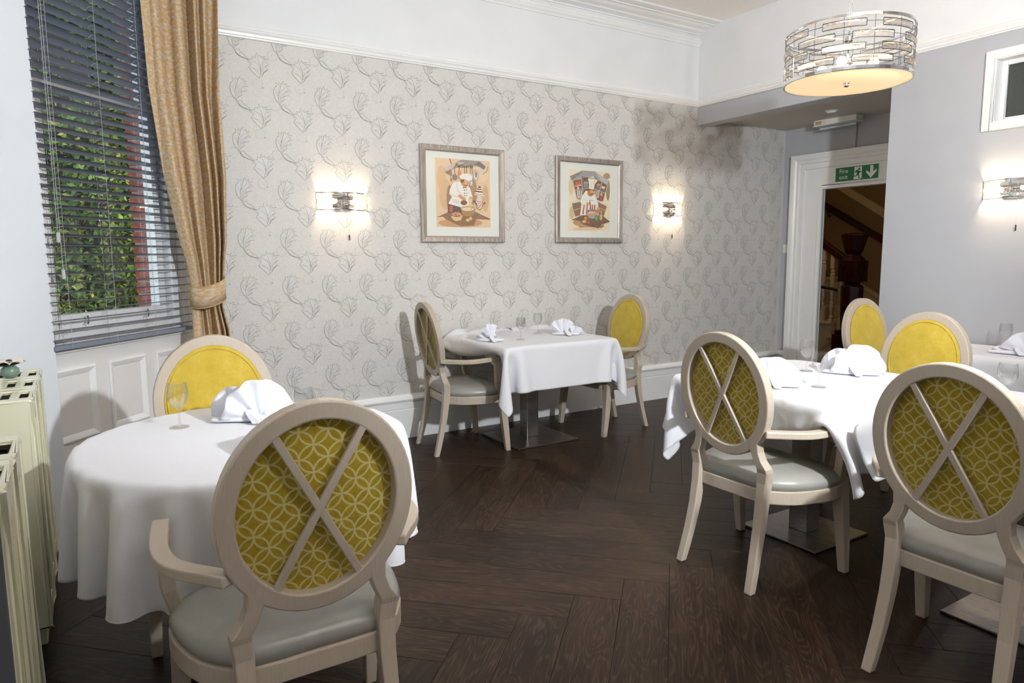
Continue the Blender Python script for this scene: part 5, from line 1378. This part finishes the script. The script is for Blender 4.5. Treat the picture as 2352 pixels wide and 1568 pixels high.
# ------------------------------------------------------------------ hall beyond the door
def build_hall():
    struct(MB().box((XA+0.03, 2.4, -0.05), (9.4, 7.2, -0.002)), 'floor_hall', 'carpet')
    struct(MB().box((9.2, 2.4, 0), (9.35, 7.2, 3.6)), 'wall_hall', 'hall_wall')
    struct(MB().box((XA+0.12, 7.2, 0), (9.35, 7.3, 3.6)), 'wall_hall_left', 'hall_wall')
    struct(MB().box((XA+0.12, 2.3, 0), (9.35, 2.4, 3.6)), 'wall_hall_right', 'hall_wall')
    struct(MB().box((XA, 2.3, 2.62), (XA+0.03, 7.3, 3.6)).box((XA, D+0.1, 0), (XA+0.03, 7.3, 2.62)), 'wall_hall_front', 'hall_wall')
    struct(MB().box((XA, 2.3, 3.6), (9.4, 7.3, 3.7)), 'ceiling_hall', 'hall_wall')
    # raking trim (underside of the upper flight) on the far wall
    X = 9.2
    def bar(mb, p, q, th, dep):
        p = Vector(p); q = Vector(q); d = (q-p).normalized(); nn = Vector((0, -d.z, d.y))*th/2
        vs = []
        for c in (p, q):
            for s, x in ((-1, 0), (1, 0), (1, -dep), (-1, -dep)): vs.append(c+nn*s+Vector((x, 0, 0)))
        mb.add(vs, [(0, 1, 5, 4), (1, 2, 6, 5), (2, 3, 7, 6), (3, 0, 4, 7), (0, 3, 2, 1), (4, 5, 6, 7)])
    m = MB(); bar(m, (X, 6.45, 2.50), (X, 4.9, 1.53), 0.08, 0.05); bar(m, (X, 6.45, 2.56), (X, 4.9, 1.59), 0.03, 0.08)
    m.v = [(x, y, z+0.08) for x, y, z in m.v]; struct(m, 'trim_6', 'hall_trim')
    m = MB(); bar(m, (X-0.01, 5.62, 0.935), (X-0.01, 4.9, 0.53), 0.05, 0.05); bar(m, (X-0.01, 5.62, 0.83), (X-0.01, 4.9, 0.42), 0.14, 0.02); struct(m, 'trim_7', 'hall_trim')
    # wall handrail
    root = empty('wall_handrail', (X-0.08, 5.7, 1.75), 0, 'dark sloping handrail fixed to the far hall wall', 'handrail')
    m = MB(); bar(m, (0.03, 0.56, 0.345), (0.03, -0.9, -0.50), 0.085, 0.06); m.build('rail', 'mahogany', root, bevel=0.02)
    m = MB(); m.tube([Vector((0.08, 0.40, 0.13)), Vector((0.02, 0.40, 0.12)), Vector((0.0, 0.40, 0.20))], 0.008, 8); m.build('bracket', 'dark_iron', root)
    # newel post, carved, faceted
    ny, nx = 4.765, 7.66
    root = empty('newel_post', (nx, ny, 0), 0, 'heavy dark carved newel post at the foot of the stairs', 'newel post')
    def octa(prof, rot=PI/8):
        m = MB(); n = 8; vs = [(r*math.cos(2*PI*i/n+rot), r*math.sin(2*PI*i/n+rot), z) for r, z in prof for i in range(n)]
        k = len(prof); m.add(vs, [(j*n+i, j*n+(i+1) % n, (j+1)*n+(i+1) % n, (j+1)*n+i) for j in range(k-1) for i in range(n)]+[tuple(reversed(range(n))), tuple(range((k-1)*n, k*n))]); return m
    octa([(0.075, 1.335), (0.10, 1.38), (0.145, 1.545), (0.15, 1.56), (0.12, 1.575), (0.05, 1.585)]).build('finial', 'mahogany', root, bevel=0.004)
    octa([(0.135, 1.262), (0.12, 1.28), (0.11, 1.30), (0.085, 1.32), (0.075, 1.335)]).build('necking', 'mahogany', root, bevel=0.003)
    m = MB(); m.box((-0.115, -0.115, 1.02), (0.115, 0.115, 1.262)); blk = m.build('block', 'mahogany', root, bevel=0.006)
    for fx in (-1,):
        m = MB(); pts = [Vector((-0.118, 0.05*math.cos(2*PI*i/20), 1.14+0.085*math.sin(2*PI*i/20))) for i in range(20)]; m.sweep(pts, [(-0.006, -0.006), (0.006, -0.006), (0.006, 0.006), (-0.006, 0.006)], (1, 0, 0), closed=True)
        for dz in (-0.03, 0.0, 0.03): m.lathe([(0.001, -0.012), (0.01, -0.006), (0.012, 0), (0.01, 0.006), (0.001, 0.012)], 8, (-0.117, 0, 1.14+dz), closed=False)
        m.build('carved_boss', 'mahogany', blk)
        m = MB(); pts = [Vector((0.05*math.cos(2*PI*i/20), -0.118, 1.14+0.085*math.sin(2*PI*i/20))) for i in range(20)]; m.sweep(pts, [(-0.006, -0.006), (0.006, -0.006), (0.006, 0.006), (-0.006, 0.006)], (0, 1, 0), closed=True); m.build('carved_boss', 'mahogany', blk)
    octa([(0.10, 0.985), (0.08, 0.99), (0.10, 1.02)]).build('collar', 'mahogany', root)
    octa([(0.105, 0.45), (0.12, 0.70), (0.125, 0.96), (0.10, 0.985)]).build('shaft', 'mahogany', root, bevel=0.004)
    m = MB(); m.box((-0.14, -0.14, 0.20), (0.14, 0.14, 0.40)); m.box((-0.12, -0.12, 0.40), (0.12, 0.12, 0.45)); m.build('pedestal', 'mahogany', root, bevel=0.01)
    # staircase rising to the left (towards +y)
    st = empty('staircase', (nx, ny, 0), 0, 'dim staircase with cream balusters rising to the left beyond the doorway', 'staircase')
    rise, go = 0.165, 0.245
    for k in range(7):
        y0 = 0.02+k*go; z1 = 0.20+(k+1)*rise
        m = MB(); m.box((-0.02, y0, 0.0), (1.3, y0+go, z1-0.03)); m.build('riser', 'hall_white', st, bevel=0.002)
        m = MB(); m.box((-0.05, y0-0.03, z1-0.03), (1.3, y0+go, z1)); m.build('tread', 'hall_white', st, bevel=0.006)
    m = MB(); m.box((-0.12, -0.6, 0.0), (1.3, 0.02, 0.19)); m.build('bottom_step', 'hall_white', st, bevel=0.01)
    def baluster(y, zb, zt_):
        m = MB(); h = zt_-zb; w_ = 0.024
        m.box((-w_, -w_, 0), (w_, w_, 0.20*h)); m.box((-w_, -w_, 0.80*h), (w_, w_, h))
        m.lathe([(0.018, 0.2*h), (0.026, 0.22*h), (0.012, 0.25*h), (0.026, 0.33*h), (0.020, 0.38*h), (0.022, 0.39*h), (0.014, 0.41*h), (0.020, 0.5*h), (0.029, 0.68*h), (0.030, 0.73*h), (0.022, 0.745*h), (0.028, 0.76*h), (0.02, 0.78*h), (0.022, 0.80*h)], 14)
        o = m.build('baluster', 'hall_white', st); o.location = (0.02, y, zb)
    for k in range(12):
        y = 0.14+k*go/2; zb = 0.20+(int((y-0.02)//go)+1)*rise
        baluster(y, zb, 1.20+(y)*0.66)
    m = MB(); bar(m, (0.045, 0.05, 1.235), (0.045, 1.75, 1.235+1.7*0.66), 0.085, 0.07); m.build('handrail', 'mahogany', st, bevel=0.015)
    # raking moulding on the stair side
    m = MB(); bar(m, (-0.025, 0.35, 0.20), (-0.025, 0.08, 0.40), 0.02, 0.012); bar(m, (-0.025, 0.02, 0.16), (-0.025, 0.6, 0.16), 0.02, 0.012); m.build('side_moulding', 'hall_trim', st)
    # walking frame handle: bent chrome stick with grip
    root = empty('walking_stick', (7.02, 4.80, 0), 0, 'thin metal walking stick leaning inside the doorway, left edge', 'walking stick')
    m = MB(); m.tube([Vector((0.0, 0.16, 0.97)), Vector((0, 0.0, 0.965)), Vector((0, -0.05, 0.955)), Vector((0, -0.075, 0.93)), Vector((0, -0.08, 0.90)), Vector((0, -0.03, 0.30))], 0.009, 10); m.build('shaft', 'brushed_steel', root, smooth=True)
    m = MB(); m.tube([Vector((0, -0.03, 0.30)), Vector((0, -0.012, 0.0))], 0.011, 10); m.build('foot', 'black_rubber', root)
    m = MB(); m.tube([Vector((0.0, -0.02, 0.985)), Vector((0.0, -0.22, 0.96)), Vector((0.0, -0.26, 0.945))], 0.016, 10); m.build('grip', 'black_rubber', root)
    light('hall_fill', 'POINT', (6.95, 5.0, 2.35), 9, (1.0, 0.74, 0.42), shadow_soft_size=0.15)  # unseen warm light, added to brighten the balusters
build_hall()

# ------------------------------------------------------------------ garden outside
def build_garden():
    rng = np.random.default_rng(4)
    def leaves(n, fpos, fcol, size, name, parent):
        pos, nrm = fpos(n)
        up = rng.normal(0, 1, (n, 3)); nn = nrm+rng.normal(0, 0.75, (n, 3)); nn /= np.linalg.norm(nn, axis=1)[:, None]
        a = np.cross(nn, up); a /= np.linalg.norm(a, axis=1)[:, None]; b = np.cross(nn, a)
        s = (size*rng.uniform(0.6, 1.3, n))[:, None]
        v = np.stack([pos-a*s, pos-b*s*0.45+nn*s*0.12, pos+a*s, pos+b*s*0.45+nn*s*0.12], 1).reshape(-1, 3)
        me = bpy.data.meshes.new(name)
        me.vertices.add(4*n); me.vertices.foreach_set('co', v.ravel())
        me.loops.add(4*n); me.loops.foreach_set('vertex_index', np.arange(4*n)); me.polygons.add(n)
        me.polygons.foreach_set('loop_start', np.arange(0, 4*n, 4)); me.polygons.foreach_set('loop_total', np.full(n, 4)); me.update(calc_edges=True)
        ca = me.color_attributes.new('Col', 'FLOAT_COLOR', 'CORNER'); c = fcol(n, pos); c = np.repeat(c, 4, 0); ca.data.foreach_set('color', c.astype(np.float32).ravel())
        me.materials.append(M['leaf_green'])
        o = bpy.data.objects.new(name, me); COL.objects.link(o); o.parent = parent; o['kind'] = 'stuff'; return o
    root = empty('hedge', (-0.4, 7.2, 0), 0, 'tall leafy green hedge outside the window', 'hedge')
    def fp(n):
        x = rng.uniform(-2.6, 1.5, n); z = rng.uniform(0.2, 4.3, n)
        bul = 0.28*np.sin(x*2.3+1)*np.cos(z*1.9)+0.16*np.sin(x*6+z*4)+0.07*np.sin(x*15-z*11)
        y = -0.35+bul+np.abs(rng.normal(0, 0.10, n)); nr = np.tile([0.0, -0.8, 0.45], (n, 1)); return np.stack([x, y, z], 1), nr
    def fc(n, pos):
        k = rng.uniform(0, 1, n)[:, None]; a = np.array([0.03, 0.085, 0.012, 1]); b = np.array([0.26, 0.40, 0.04, 1]); c = a+(b-a)*k**1.7
        y = rng.uniform(0, 1, n) < 0.06; c[y] = [0.5, 0.46, 0.12, 1]; return c
    leaves(42000, fp, fc, 0.030, 'leaves', root)
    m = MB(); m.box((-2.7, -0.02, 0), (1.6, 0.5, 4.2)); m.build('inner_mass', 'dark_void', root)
    m = MB(); r2 = random.Random(3)
    for k in range(26):
        x = r2.uniform(-1.2, 0.6); y = r2.uniform(-0.9, -0.45); z = 0.62+0.25*(y+0.9)
        a = r2.uniform(0, 2*PI); l = r2.uniform(0.08, 0.24)
        m.tube([Vector((x, y, z)), Vector((x+l*0.5*math.cos(a), y+l*0.3*math.sin(a), z+r2.uniform(0.02, 0.08))), Vector((x+l*math.cos(a), y+l*0.5*math.sin(a), z+r2.uniform(-0.01, 0.10)))], 0.005, 5)
    m.build('dead_twigs', 'dry_twig', root, kind='stuff')
    g = MB(); g.grid(lambda u, v: Vector((-7+14*u, 4.95+3.5*v, 0.05+0.62*min(1, max(0, (v-0.15)*2.4))+0.02*math.sin(u*60)+0.02*math.sin(v*25))), 60, 24)
    g2 = [p for p in g.v]
    o = g.build('ground', 'soil', None, smooth=True, fix=False); setp(o, kind='structure')
    o.location = (-4.0, 0.35, 0)
build_garden()
print('objects', len(bpy.data.objects))
